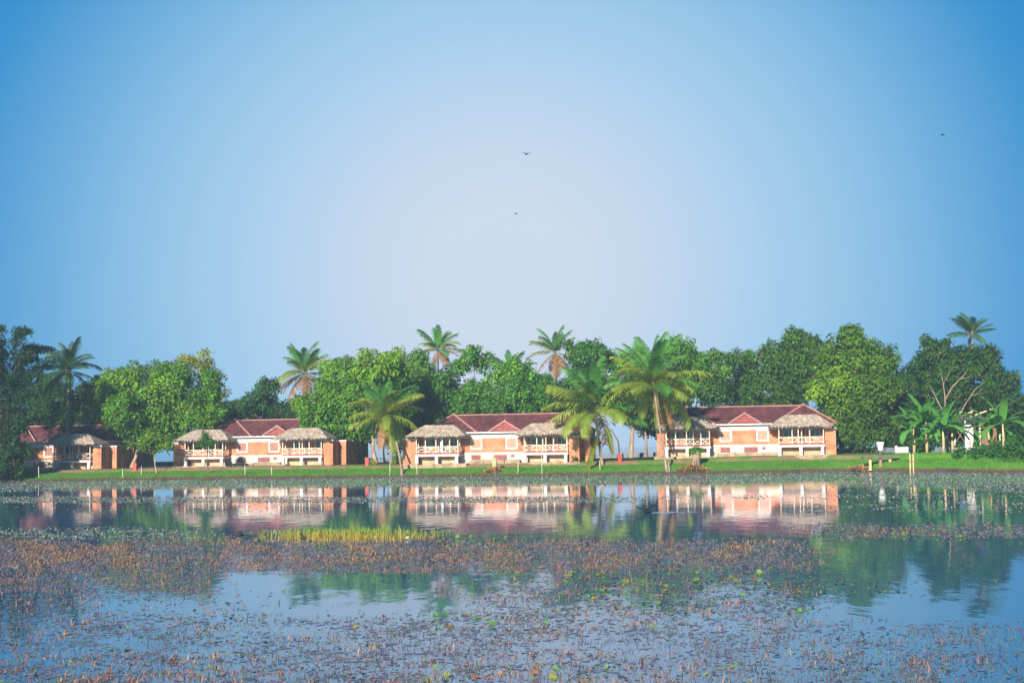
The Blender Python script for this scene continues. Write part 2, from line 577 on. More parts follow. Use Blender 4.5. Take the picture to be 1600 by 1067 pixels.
# low wall on the lake shore behind the houses
b = MB()
xs = np.arange(-130, 131, 4.0)
for i in range(len(xs) - 1):
    xa, xb = xs[i], xs[i + 1]
    ya, yb = float(edge(xa)) + 53.5, float(edge(xb)) + 53.5
    za = float(plateau(xa)) + .75
    zb = float(plateau(xb)) + .75
    v = []
    for (x, y, z) in ((xa, ya, za), (xb, yb, zb)):
        v += [(x, y, -.5), (x, y + .5, -.5), (x, y + .5, z), (x, y, z)]
    b.add(v, [(0, 4, 7, 3), (1, 2, 6, 5), (3, 7, 6, 2), (0, 3, 2, 1), (4, 5, 6, 7)])
tag(b.build('lake_wall', M['lake_wall']), 'low grey retaining wall along the lake shore behind the trees', 'wall')

# ------------------------------------------------------------------ houses
def rnd(a, b): return random.uniform(a, b)

def thatch_roof(parent, lx, w=8.5, y0=-1.0, y1=4.0, z0=2.55, z1=4.05, seed=1):
    rr = random.Random(seed)
    hw, rw = w / 2, w / 2 - 2.1
    ym = (y0 + y1) / 2
    c = [(lx - hw, y0, z0), (lx + hw, y0, z0), (lx + hw, y1, z0), (lx - hw, y1, z0), (lx - rw, ym, z1), (lx + rw, ym, z1)]
    k = MB()
    low = [(x, y, z - .16) for x, y, z in c[:4]]
    k.add(c + low, [(0, 1, 5, 4), (1, 2, 5), (2, 3, 4, 5), (3, 0, 4), (0, 6, 7, 1), (1, 7, 8, 2), (2, 8, 9, 3), (3, 9, 6, 0), (6, 9, 8, 7)])
    roof = k.build('thatch_roof', M['thatch_core'], parent)
    s = MB()
    V = Vector
    faces = [(c[0], c[1], c[5], c[4]), (c[1], c[2], c[5], c[5]), (c[3], c[0], c[4], c[4]), (c[2], c[3], c[4], c[5])]
    for fi, (a, b_, d, e) in enumerate(faces):
        a, b_, d, e = V(a), V(b_), V(d), V(e)
        nrm = (b_ - a).cross((e + d) / 2 - a).normalized()
        n = (900, 420, 420, 260)[fi]
        for i in range(n):
            v = rr.random() ** 1.0
            row = round(v * 9) / 9 + rr.uniform(-.03, .03)
            row = min(max(row, -.02), .99)
            u = rr.random()
            p = (a.lerp(b_, u)).lerp(e.lerp(d, u), row)
            down = (a.lerp(b_, u) - e.lerp(d, u)).normalized()
            side = down.cross(nrm).normalized()
            ln = rr.uniform(.45, .85)
            if row < .06: ln = rr.uniform(.25, .5)
            w2 = rr.uniform(.05, .13)
            sk = side * rr.uniform(-.15, .15)
            lift = nrm * rr.uniform(.02, .06)
            q = p + down * ln + sk + nrm * rr.uniform(.0, .05)
            if row < .06: q.z -= rr.uniform(.02, .16)
            g = rr.uniform(.7, 1.25) * (1.0 + .12 * math.sin(row * 30))
            hue = rr.random()
            col = (g * (1.0 + .06 * hue), g, g * (1.06 - .22 * hue))
            s.add([p - side * w2 + lift, p + side * w2 + lift, q + side * w2 * .5, q - side * w2 * .5], [(0, 1, 2, 3)], col)
    s.build('thatch_straw', M['thatch'], roof)
    return roof

def window(parent, lx, y, z0, w, h, sh='shutter'):
    """frame round a pair of slatted shutters, face at y, protruding towards -y"""
    f = MB()
    t = .2
    x0, x1, z1 = lx - w / 2, lx + w / 2, z0 + h
    f.box(x0, x0 + t, y - .08, y + .02, z0, z1)
    f.box(x1 - t, x1, y - .08, y + .02, z0, z1)
    f.box(x0 + t, x1 - t, y - .08, y + .02, z1 - t, z1)
    f.box(x0 + t, x1 - t, y - .11, y + .02, z0, z0 + t)
    o = f.build('window', M['white_paint'], parent)
    for k in (0, 1):
        a = x0 + t + k * (w - 2 * t) / 2 + .015
        e = a + (w - 2 * t) / 2 - .03
        s = MB()
        s.box(a, a + .07, y - .05, y - .01, z0 + t, z1 - t)
        s.box(e - .07, e, y - .05, y - .01, z0 + t, z1 - t)
        s.box(a + .07, e - .07, y - .022, y - .006, z0 + t, z1 - t)
        for q in range(9):
            zz = z0 + t + .04 + q * (h - 2 * t - .08) / 9
            s.box(a + .07, e - .07, y - .045, y - .024, zz, zz + .075)
        s.build('shutter', M[sh], o)
    return o

def porch(parent, lx, seed, variant=0):
    """raised veranda: deck on white piers, X-braced railing, posts, back wall openings, thatched hip roof; front at y=0, floor z=0"""
    W = 6.3
    x0, x1 = lx - W / 2, lx + W / 2
    yb = 2.6
    d = MB()
    d.box(x0, x1, 0, yb, -.16, 0)
    deck = d.build('porch_deck', M['red_oxide'], parent)
    b = MB()
    b.box(x0 - .06, x1 + .06, -.06, yb, -.46, -.163)
    b.build('deck_beam', M['white_paint'], deck)
    for xx in (x0 + .16, lx - .1, x1 - .30):
        p = MB()
        p.box(xx - .21, xx + .21, -.03, .40, -1.95, -.463)
        p.box(xx - .26, xx + .26, -.075, .45, -1.95, -1.55)
        p.build('pier', M['white_paint'], deck)
    k = MB()
    k.box(x0 + .3, x1 - .3, 1.5, 1.7, -1.95, -.47)
    k.build('foundation_wall', M['under_wall'], deck)
    # posts
    fr = [x0 + .1, x0 + 1.45, x0 + 3.0, x0 + 3.95, x0 + 5.0, x1 - .1] if variant == 0 else [x0 + .1, x0 + 1.9, x0 + 2.75, lx + .05, x0 + 4.3, x1 - .1]
    for xx in fr:
        p = MB()
        p.box(xx - .065, xx + .065, .03, .16, .002, 2.55)
        p.build('post', M['cream_wood'], deck)
    for yy in (1.3,):
        for xx in (x0 + .1, x1 - .1):
            p = MB()
            p.box(xx - .06, xx + .06, yy - .06, yy + .06, .002, 2.55)
            p.build('post', M['cream_wood'], deck)
    # railing panels between main posts
    seg = [(fr[0], fr[2]), (fr[2], fr[3]), (fr[3], fr[5])] if variant == 0 else [(fr[0], fr[1]), (fr[1], fr[3]), (fr[3], fr[4]), (fr[4], fr[5])]
    for a, e in seg:
        r = MB()
        a2, e2 = a + .068, e - .068
        r.box(a2, e2, .05, .14, .88, .98)
        r.box(a2, e2, .055, .135, .14, .22)
        m = (a2 + e2) / 2
        n = 1 if e2 - a2 < 2.0 else 2
        for i in range(n):
            s0 = a2 + (e2 - a2) * i / n
            s1 = a2 + (e2 - a2) * (i + 1) / n
            r.bar((s0 + .03, .095, .23), (s1 - .03, .095, .87), .055, .07)
            r.bar((s0 + .03, .075, .87), (s1 - .03, .075, .23), .055, .07)
            if i: r.box(s0 - .04, s0 + .04, .06, .13, .22, .88)
        r.build('railing', M['cream_wood'], deck)
    for xx in (x0 + .1, x1 - .1):
        r = MB()
        for ya, yb2 in ((.17, 1.23), (1.37, 2.58)):
            r.box(xx - .045, xx + .045, ya, yb2, .88, .98)
            r.box(xx - .04, xx + .04, ya, yb2, .14, .22)
            r.bar((xx - .012, ya + .03, .23), (xx - .012, yb2 - .03, .87), .055, .05)
            r.bar((xx + .012, ya + .03, .87), (xx + .012, yb2 - .03, .23), .055, .05)
        r.build('railing', M['cream_wood'], deck)
    # openings in the back wall
    def opening(xa, xb, za, zb, mat):
        g = MB()
        g.box(xa, xb, yb - .05, yb - .012, za, zb)
        o = g.build('window_pane' if za > .1 else 'door', M[mat], parent)
        f = MB()
        t = .13
        f.box(xa - t, xa, yb - .09, yb - .005, za, zb + t)
        f.box(xb, xb + t, yb - .09, yb - .005, za, zb + t)
        f.box(xa, xb, yb - .09, yb - .005, zb, zb + t)
        if za > .1: f.box(xa, xb, yb - .09, yb - .005, za - .08, za)
        xm = (xa + xb) / 2
        f.box(xm - .03, xm + .03, yb - .07, yb - .052, za, zb)
        f.build('frame', M['cream_wood'], o)
    opening(x0 + .75, x0 + 2.2, .85, 2.05, 'dark_glass')
    opening(x0 + 2.85, x0 + 3.75, .003, 2.1, 'timber' if variant else 'dark_glass')
    opening(x0 + 4.55, x0 + 5.7, .85, 2.05, 'dark_glass')
    thatch_roof(parent, lx, seed=seed)
    return deck

def courtyard(parent, xa, xb, ya, yb, z1, zb=-1.75):
    w = MB()
    t = .32
    w.box(xa, xb, ya, ya + t, zb, z1)
    w.box(xa, xa + t, ya + t, yb, zb, z1)
    w.box(xb - t, xb, ya + t, yb, zb, z1)
    w.box(xa + t, xb - t, yb - t, yb, zb, z1)
    o = w.build('courtyard_wall', M['laterite'], parent)
    c = MB()
    e = .07
    h = .22
    c.box(xa - e, xb + e, ya - e, ya + t + e, z1, z1 + h)
    c.box(xa - e, xa + t + e, ya + t + e, yb + e, z1, z1 + h)
    c.box(xb - t - e, xb + e, ya + t + e, yb + e, z1, z1 + h)
    c.build('coping', M['white_paint'], o)

def house(px, D, zbase, label, left=True, shut='shutter', gab=True, seed=1, rblock=True, lw=1.9):
    h0 = zbase + 1.55
    p = at(px, 700, D)
    root = empty('cottage', (p.x, p.y, h0), R(-10))
    tag(root, label, 'house', 'cottages along the bank')
    yw = 2.6
    # front range: laterite wall with white band and flat roof
    w = MB()
    w.box(-11.0, 11.0, yw, yw + 9.0, 0, 2.06)
    w.build('wall', M['laterite'], root)
    w = MB()
    w.box(-11.03, 11.03, yw - .03, yw + 9.03, 2.06, 2.62)
    w.build('wall_band', M['white_paint'], root)
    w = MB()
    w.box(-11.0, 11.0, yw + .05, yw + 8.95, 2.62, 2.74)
    w.build('eave_shade_strip', M['dark_roof'], root)  # dark strip standing in for the shade line under the fascia
    w = MB()
    w.box(-11.5, 11.5, yw - .65, yw + 9.4, 2.74, 2.95)
    w.build('fascia_slab', M['white_paint'], root)
    # plinth
    w = MB()
    w.box(-11.05, 11.05, yw - .05, yw + 9.05, -1.95, -.22)
    w.build('plinth', M['plinth_paint'], root)
    w = MB()
    w.box(-11.12, 11.12, yw - .13, yw + 9.1, -.22, -.003)
    w.build('plinth_ledge', M['white_paint'], root)
    for (xx, ww, hh) in ((-2.7, 1.35, .72), (.9, 1.9, .72), (2.7, .5, .38)):
        g = MB()
        g.box(xx - ww / 2, xx + ww / 2, yw - .085, yw - .053, -.36 - hh, -.36)
        n = int(ww / .16)
        for i in range(n):
            xa = xx - ww / 2 + (i + .5) * ww / n
            g.box(xa - .03, xa + .03, yw - .11, yw - .086, -.36 - hh, -.36)
        g.build('plinth_grille', M['maroon'], root)
    for xx in (-2.62, 2.55):
        window(root, xx, yw, .42, 1.75, 1.70, shut)
    # stone ledge under the house
    g = MB()
    rr = random.Random(seed + 40)
    x = -12.6
    while x < 12.6:
        l = rr.uniform(.7, 1.9)
        yo = rr.uniform(-.12, .12)
        zt = -1.50 + rr.uniform(-.12, .08)
        yf = -.75 + yo
        if -4.6 < x < 3.4:
            zt += .38
            yf = 1.5 + yo
        g.box(x, min(x + l - .03, 12.8), yf, 3, -2.9, zt)
        x += l
    g.build('stone_ledge', M['ledge'], root)
    if left: porch(root, -7.87, seed * 3 + 1, 0)
    porch(root, 7.87, seed * 3 + 2, 1)
    courtyard(root, -11.15 - lw, -11.15, .55, 7.0, 1.98)
    if rblock:
        courtyard(root, 11.15, 12.6, .55, 3.4, 1.98)
        if seed != 4: courtyard(root, 12.62, 13.8, 3.45, 9.5, 1.90)
    # tiled house behind
    e0, e1 = 11.7, 20.6
    ym = (e0 + e1) / 2
    ze, zr = 3.02, 5.72
    X = 13.2
    ax = 8.7
    w = MB()
    w.box(-12.6, 12.6, e0 + .5, e1 - .5, -1.95, ze + .05)
    w.build('rear_wall', M['laterite'], root)
    r = MB()
    # centre slopes between the two hipped wings (valley lines run from eave corner to wing apex)
    c = ax - 4.35
    fp = .7        # wings stand forward of the centre
    za = zr + .12
    def T(vs, fs): r.add(vs, fs)
    T([(-c, e0, ze), (c, e0, ze), (ax, ym, zr), (-ax, ym, zr)], [(0, 1, 2, 3)])
    T([(X, e1, ze), (-X, e1, ze), (-ax, ym, zr), (ax, ym, zr)], [(0, 1, 2, 3)])
    for s in (-1, 1):
        A = (s * ax, ym - fp, za)
        B = (s * ax, ym, za)
        cin, cout = (s * c, e0 - fp, ze), (s * X, e0 - fp, ze)
        cv = (s * c, e0, ze)
        co2 = (s * X, e1, ze)
        def F(*pp):
            T(list(pp), [tuple(range(len(pp))) if s > 0 else tuple(range(len(pp)))[::-1]])
        F(cin, cout, A)
        F(cv, cin, A, B)
        F(cout, co2, B, A)
    # soffit
    T([(-X, e0 - fp, ze - .1), (X, e0 - fp, ze - .1), (X, e1, ze - .1), (-X, e1, ze - .1)], [(3, 2, 1, 0)])
    roof = r.build('roof', M['roof_tile'], root)
    f = MB()
    for s in (-1, 1):
        f.box(min(s * c, s * X), max(s * c, s * X), e0 - fp - .04, e0 - fp + .02, ze - .16, ze + .02)
    f.box(-c, c, e0 - .04, e0 + .02, ze - .16, ze + .02)
    f.build('eaves_board', M['maroon'], roof)
    def cap(pts, rad=.14):
        t = MB()
        t.tube(pts, rad, 8)
        t.build('ridge_cap', M['ridge_mortar'], roof)
    cap([(-ax, ym, zr + .03), (ax, ym, zr + .03)], .11)
    for s in (-1, 1):
        cap([(s * ax, ym - fp, za + .05), (s * ax, ym + .1, za + .05)])
        cap([(s * ax, ym - fp, za + .05), (s * c, e0 - fp, ze + .07)], .16)
        cap([(s * ax, ym - fp, za + .05), (s * X, e0 - fp, ze + .07)])
        t = MB()
        t.lathe((s * ax, ym - fp * .5, za + .08), [(.14, 0), (.16, .08), (.05, .15), (.02, .2)], 8)
        t.build('finial', M['ridge_mortar'], roof)
    if gab:
        gx, gw, gh = 0.0, 2.45, 1.45
        g = MB()
        y = e0 - .5
        yr = e0 + 2.6
        zb_ = ze + .12
        g.add([(gx - gw + .25, y + .15, zb_), (gx + gw - .25, y + .15, zb_), (gx, y + .15, zb_ + gh - .15)], [(0, 1, 2)])
        g.build('gablet_face', M['gable_red'], roof)
        g = MB()
        g.add([(gx - gw, y, zb_ - .05), (gx, y, zb_ + gh), (gx, yr, zb_ + gh), (gx - gw, e0 + .3, zb_ - .05)], [(0, 1, 2, 3)])
        g.add([(gx + gw, y, zb_ - .05), (gx, y, zb_ + gh), (gx, yr, zb_ + gh), (gx + gw, e0 + .3, zb_ - .05)], [(3, 2, 1, 0)])
        g.build('gablet_roof', M['roof_tile'], roof)
        g = MB()
        for s in (-1, 1):
            g.bar((gx + s * gw, y - .02, zb_ - .02), (gx, y - .02, zb_ + gh + .03), .12, .26)
        g.build('barge_board', M['ridge_mortar'], roof)
        t = MB()
        t.lathe((gx, y + .05, zb_ + gh + .02), [(.12, 0), (.15, .1), (.05, .2), (.09, .26), (.02, .34)], 8)
        t.build('finial', M['ridge_mortar'], roof)
    return root

H = []
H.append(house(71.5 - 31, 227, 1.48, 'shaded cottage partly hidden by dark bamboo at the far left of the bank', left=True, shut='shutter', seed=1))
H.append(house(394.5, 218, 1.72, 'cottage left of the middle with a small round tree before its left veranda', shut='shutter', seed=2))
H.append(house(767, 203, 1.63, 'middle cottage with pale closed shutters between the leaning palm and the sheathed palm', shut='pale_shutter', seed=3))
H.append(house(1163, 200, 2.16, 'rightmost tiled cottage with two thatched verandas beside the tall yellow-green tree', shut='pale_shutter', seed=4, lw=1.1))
def hloc(h, lx, ly, lz=0.0):
    return h.matrix_basis @ Vector((lx, ly, lz))

# ------------------------------------------------------------------ foliage
LEAFK = 2.0
def leaves_from_lobes(lobes, size, per_m2, hue, seed, shell=.75, flat=1.0, spread=0.25, droop=0.3, aspect=.55):
    """lobes: (centre, radius, tint) in metres; leaf sprays as bent rhombs"""
    r = np.random.default_rng(seed)
    P, N, C = [], [], []
    for (c, rad, tn) in lobes:
        n = int(per_m2 * LEAFK * rad * rad)
        d = r.normal(size=(n, 3))
        d /= np.linalg.norm(d, axis=1)[:, None]
        # uneven lumps on the lobe surface
        k = 3.1
        lump = 1 + .28 * np.sin(d[:, 0] * k * 2 + tn[3]) * np.sin(d[:, 1] * k + 2 * tn[3]) + .22 * np.sin(d[:, 2] * k * 2.3 + d[:, 0] * 4 + tn[3] * 3)
        rr = rad * lump * np.where(r.random(n) < shell, 1 - .28 * r.random(n) ** 1.6, r.random(n) ** .45)
        p = np.array(c) + d * rr[:, None] * np.array([1, 1, flat])
        P.append(p)
        N.append(d)
        base = np.array(hue) * np.array(tn[:3]) * np.array([1.6, 1.9, 1.25])
        twig = fbm(p[:, 0] * .9 + tn[3] * 7, p[:, 2] * .9 + p[:, 1] * .5)
        g = .66 + .7 * twig + r.normal(size=n) * .13
        y = np.clip((twig - .52) * 3.2 + r.normal(size=n) * .12, 0, 1)[:, None]
        col = base[None, :] * np.clip(g, .35, 1.6)[:, None]
        col = col * (1 - .55 * y) + .55 * y * base * np.array([2.1, 1.55, .9])
        # a few russet young leaves
        red = (r.random(n) < .02)[:, None]
        col = np.where(red, np.array([.20, .10, .035]), col)
        C.append(col)
    P, N, C = np.concatenate(P), np.concatenate(N), np.concatenate(C)
    n = len(P)
    nn = N * .9 + np.array([0, 0, .55]) + r.normal(size=(n, 3)) * .55
    nn /= np.linalg.norm(nn, axis=1)[:, None]
    a = r.normal(size=(n, 3))
    a[:, 2] -= droop
    a -= nn * (a * nn).sum(1)[:, None]
    a /= np.linalg.norm(a, axis=1)[:, None]
    b = np.cross(nn, a)
    L = size * r.uniform(.6, 1.4, n)[:, None]
    W = L * aspect
    v0 = P
    v1 = P + a * L * .55 + b * W * .5 + nn * L * .08
    v2 = P + a * L - np.array([0, 0, 1]) * L * .15
    v3 = P + a * L * .55 - b * W * .5 + nn * L * .08
    verts = np.stack([v0, v1, v2, v3], 1).reshape(-1, 3)
    quads = np.arange(n * 4).reshape(n, 4)
    return verts, quads, np.repeat(C, 4, axis=0)

GREEN = (0.062, 0.135, 0.018)
def lobes_px(L, D, seed, depth=3.0, bright=None, rs=1.0):
    r = random.Random(seed)
    out = []
    def put(x, y, rad, dd, tn, yl):
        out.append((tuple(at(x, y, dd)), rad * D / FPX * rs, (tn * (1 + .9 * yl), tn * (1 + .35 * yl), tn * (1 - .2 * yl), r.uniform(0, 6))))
    for l in L:
        x, y, rad = l[:3]
        tn = l[3] if len(l) > 3 else 1.0
        yl = l[4] if len(l) > 4 else 0.0
        dd = D + r.uniform(-depth, depth)
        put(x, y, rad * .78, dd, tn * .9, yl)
        for k in range(9):           # smaller clumps budding from the lobe
            a = r.uniform(0, 6.28)
            el = r.uniform(-.5, 1)
            q = rad * r.uniform(.62, 1.0)
            ty = max(0, yl + r.uniform(-.25, .35))
            put(x + math.cos(a) * q * math.cos(el), y - math.sin(el) * q, rad * r.uniform(.26, .44), dd - math.sin(a) * q * math.cos(el) * D / FPX, tn * r.uniform(.8, 1.22), ty)
    return out

TREE_N = [0]
def tree(name, label, L, D, base, seed, hue=GREEN, size=.5, per=85, trunk_r=.32, bark='bark', fork=.45, cat='tree', group=None, rs=1.1, shell=.75, trunks=None, depth=3.0, **kw):
    """lobes given by where the crown stands in the photo; base = photo x of the trunk foot"""
    lob = lobes_px(L, D, seed, rs=rs, depth=depth)
    bx = at(base, 700, D).x
    z0 = float(land(bx, D)) - .15
    foot = Vector((bx, D, z0))
    root = empty(name, foot)
    tag(root, label, cat, group)
    off = np.array(foot)
    lob2 = [((np.array(c) - off), r_, t_) for c, r_, t_ in lob]
    main = lob2[::10]
    v, q, c = leaves_from_lobes(lob2, size, per, hue, seed, shell=shell, **kw)
    np_mesh('crown', v, q, c, M['leaf'], root)
    r = random.Random(seed + 5)
    zs = [l[0][2] for l in main]
    zlow, zmid = min(zs), sum(zs) / len(zs)
    b = MB()
    fk = Vector((sum(l[0][0] for l in main) / len(main) * fork, sum(l[0][1] for l in main) / len(main) * fork, max(1.6, zlow * .75)))
    mid = fk * .5 + Vector((r.uniform(-.25, .25), 0, 0))
    b.tube([(0, 0, 0), (0, 0, .35), mid, fk], [trunk_r * 1.45, trunk_r * 1.1, trunk_r * .9, trunk_r * .8], 9)
    t = b.build('trunk', M[bark], root, smooth=True)
    for (c_, r_, _) in main:
        cc = Vector(c_)
        m = fk.lerp(cc, .5) + Vector((r.uniform(-.5, .5), r.uniform(-.5, .5), r.uniform(-.2, .9)))
        bb = MB()
        bb.tube([fk - Vector((0, 0, .3)), m, cc, cc + (cc - m).normalized() * r_ * .5], [trunk_r * .55, trunk_r * .34, trunk_r * .16, .03], 6)
        bb.build('limb', M[bark], t, smooth=True)
    for (px, w) in (trunks or []):
        bb = MB()
        x1 = at(px, 700, D).x - bx
        bb.tube([(x1, .5, float(land(bx + x1, D)) - z0 - .2), (x1 + r.uniform(-.2, .2), .5, 3.0), (x1 * .8, .5, zlow + 1)], [w * 1.2, w, w * .7], 7)
        bb.build('trunk', M[bark], root, smooth=True)
    return root

tree('dark_tree', 'dark trees crown rising behind the shaded left cottage', [(62, 622, 36), (100, 640, 38), (140, 622, 28), (168, 612, 28), (130, 655, 32), (178, 650, 30), (60, 660, 32), (95, 665, 25)],
     247, 135, 21, hue=(.022, .060, .022), per=80)
tree('mango_tree', 'broad bright green tree between the shaded cottage and its neighbour',
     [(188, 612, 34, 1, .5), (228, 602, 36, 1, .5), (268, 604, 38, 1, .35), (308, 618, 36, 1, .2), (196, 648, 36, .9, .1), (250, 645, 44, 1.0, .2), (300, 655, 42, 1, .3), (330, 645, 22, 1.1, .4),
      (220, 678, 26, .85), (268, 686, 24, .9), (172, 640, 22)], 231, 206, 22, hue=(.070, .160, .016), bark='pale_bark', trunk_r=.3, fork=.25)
tree('young_tree', 'small yellow-green tree under the broad tree beside the red bin', [(240, 682, 15, 1.2, .4), (252, 696, 11, 1.2, .4), (228, 692, 12, 1.2, .3), (243, 700, 9, 1.1, .3)],
     214, 245, 23, hue=(.07, .14, .018), per=110, size=.34, trunk_r=.11, depth=.8, bark='pale_bark')
tree('flowering_tree', 'thin feathery tree with yellow blossom behind the broad green tree', [(300, 575, 20, 1, 1.3), (322, 572, 16, 1, 1.6), (335, 592, 18, 1, .6), (285, 562, 12, 1, 1.8), (345, 612, 16, 1, .3), (318, 556, 10, 1.2, 1.4)],
     252, 318, 24, hue=(.09, .13, .03), per=32, size=.45, trunk_r=.18, rs=1.15)
tree('dark_tree', 'low dark blue-green tree behind the roof left of the middle', [(395, 628, 20), (420, 608, 18), (410, 645, 26), (440, 650, 22), (375, 648, 20), (360, 640, 15), (345, 655, 18), (462, 656, 18)],
     252, 415, 25, hue=(.03, .082, .030), per=85)
tree('spreading_tree', 'large bright green tree behind the leaning palm in the gap', [(540, 588, 34, 1.1, .4), (585, 574, 30, 1.2, .8), (612, 572, 26, 1.2, 1.0), (520, 628, 40, 1.0, .3), (572, 622, 44, .95, .2), (498, 664, 28, .9), (550, 668, 34, .8), (602, 655, 36, .8),
      (480, 640, 22, 1.0, .3), (590, 600, 25, 1.2, .9), (505, 645, 22, 1, .2)], 224, 587, 26, hue=(.070, .160, .018), trunk_r=.36, bark='pale_bark', fork=.1, trunks=[(612, .14), (630, .12)])
tree('spreading_tree', 'mid green tree below the brown-fronded palm left of the middle cottage roof', [(645, 578, 30, 1.1, .5), (690, 602, 30, 1, .1), (640, 618, 38, 1, .2), (690, 640, 34, .85), (662, 650, 32, .85), (622, 690, 20, .7), (705, 610, 20, 1.0, .5), (650, 680, 22, .7)],
     243, 655, 27, hue=(.052, .13, .02), per=75, trunks=[(600, .13), (624, .12)])
tree('airy_tree', 'airy bright tree with bare forked limbs over the middle cottage roof', [(738, 555, 18, 1.2, .3), (760, 568, 20, 1.2, .3), (720, 572, 15, 1.2, .2), (775, 592, 18, 1.2, .3), (745, 612, 22, 1.0, .2), (718, 622, 20, 1, .1), (765, 630, 24, .9), (735, 640, 22, .8)],
     240, 748, 28, hue=(.060, .155, .024), per=62, rs=1.08, trunk_r=.25)
tree('round_tree', 'dense bright green tree above the right half of the middle cottage', [(812, 588, 26, 1.1, .3), (840, 604, 28, 1.1, .3), (800, 615, 26, 1, .2), (850, 622, 20, 1, .2), (822, 636, 26, .9, .1), (858, 645, 20, .9), (785, 640, 18, .9)],
     233, 824, 29, hue=(.055, .150, .022), per=90)
tree('canopy_tree', 'flat-topped blue-green tree just right of the thin drooping palm', [(900, 556, 22, 1, .1), (928, 550, 20, 1, .1), (948, 566, 22, 1, .1), (918, 592, 32, .9), (890, 612, 24, .9), (880, 650, 24, .8), (900, 680, 22, .7), (945, 610, 26, .8)],
     242, 905, 30, hue=(.045, .125, .028), per=80, trunks=[(968, .13)])
tree('canopy_tree', 'wide tree with pink forked trunk behind the tall yellow coconut palm', [(985, 566, 24, 1.1, .4), (1060, 552, 26, 1.1, .2), (1086, 566, 22, 1.1, .2), (1070, 598, 34, 1, .1), (1030, 590, 32, 1), (1000, 618, 34, .85), (1052, 645, 32, .75), (1005, 652, 26, .7), (968, 640, 24, .7)],
     238, 986, 31, hue=(.055, .145, .022), bark='pale_bark', trunk_r=.38, fork=.08, trunks=[(1011, .2), (1062, .13)])
tree('round_tree', 'mottled green tree over the left half of the rightmost cottage roof', [(1128, 572, 26, 1, .2), (1158, 570, 24, 1, .2), (1148, 606, 32, .9), (1118, 620, 28, .8), (1172, 632, 24, .75), (1100, 600, 22, 1, .2)],
     240, 1140, 32, hue=(.048, .120, .022), per=72, trunks=[(1080, .12)])
tree('dome_tree', 'tall dark green domed tree over the right half of the rightmost cottage roof', [(1220, 556, 32, 1, .2), (1256, 546, 30, 1, .2), (1208, 598, 36, .9, .1), (1256, 598, 38, .85), (1228, 636, 34, .7), (1275, 560, 24, 1, .2)],
     238, 1232, 33, hue=(.048, .112, .018), per=92)
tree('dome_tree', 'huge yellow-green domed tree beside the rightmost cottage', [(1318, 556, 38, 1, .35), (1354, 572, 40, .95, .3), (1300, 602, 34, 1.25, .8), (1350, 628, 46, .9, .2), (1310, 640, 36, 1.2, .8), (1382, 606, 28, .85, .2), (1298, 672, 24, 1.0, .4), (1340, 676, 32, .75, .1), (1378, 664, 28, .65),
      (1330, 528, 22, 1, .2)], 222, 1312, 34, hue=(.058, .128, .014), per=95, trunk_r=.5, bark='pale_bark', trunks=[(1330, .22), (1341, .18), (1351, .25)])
tree('dark_tree', 'dark blue-green tree filling the gap right of the huge domed tree', [(1422, 602, 32, .9), (1408, 648, 36, .7), (1440, 640, 34, .8), (1398, 690, 24, .55), (1420, 690, 24, .5), (1442, 575, 20, 1)],
     226, 1412, 35, hue=(.032, .085, .028), per=90)
tree('dark_tree', 'tall dark tree under the highest palm at the right edge', [(1464, 553, 26, 1, .1), (1502, 572, 34, .9), (1540, 566, 30, .9), (1566, 598, 26, .9), (1482, 618, 38, .75), (1530, 628, 42, .7), (1572, 648, 32, .7), (1455, 600, 26, .8), (1590, 680, 22, .6), (1540, 670, 30, .5)],
     218, 1530, 36, hue=(.034, .085, .024), per=95, trunk_r=.4)
tree('dark_tree', 'low dark bush at the right edge behind the reeds', [(1585, 690, 16, .8), (1605, 680, 24, .7), (1640, 670, 30, .7), (1660, 640, 34, .7)], 205, 1612, 37, hue=(.03, .09, .022), per=95, trunk_r=.2)
tree('dark_bush', 'dark leafy undergrowth behind the banana plants on the right bank', [(1432, 692, 13, 1), (1452, 684, 17, 1), (1474, 682, 18, 1), (1494, 684, 14, 1), (1540, 684, 16, 1), (1562, 690, 16, 1)], 211, 1470, 39, hue=(.028, .085, .022), per=120, trunk_r=.12, depth=1.0)
tree('clipped_tree', 'small round tree on a thin stem before the left veranda', [(322, 684, 10.5, 1), (330, 692, 9, 1), (314, 692, 8, 1), (323, 694, 9, .9)], 211, 326, 38, hue=(.035, .115, .018), per=170, size=.26, trunk_r=.08, depth=.5, rs=1.05)

# lake shore trees behind: thin dark trunks with crowns that close the canopy
for i, (px, cw) in enumerate([(455, 30), (530, 26), (720, 26), (790, 24), (872, 26), (1035, 26), (1190, 28), (1378, 24), (1396, 22)]):
    tree('shore_tree', ['thin dark shore tree behind the brown palm left of the middle', 'thin dark shore tree seen left of the leaning palm', 'thin dark shore tree over the middle cottage roof apex', 'thin dark shore tree behind the small hidden palm',
          'thin dark shore tree below the drooping palm', 'thin dark shore tree seen left of the rightmost cottage', 'thin dark shore tree behind the rightmost cottage roof', 'thin dark shore tree right of the huge domed tree', 'thin dark shore tree near the white planter'][i],
         [(px, 662, cw, .8), (px + 16, 640, cw * .8, .8), (px - 16, 648, cw * .7, .8), (px + 6, 675, cw * .7, .7)], 246, px, 60 + i, hue=(.026, .07, .024), per=60, trunk_r=.14, group='thin trees on the lake shore')

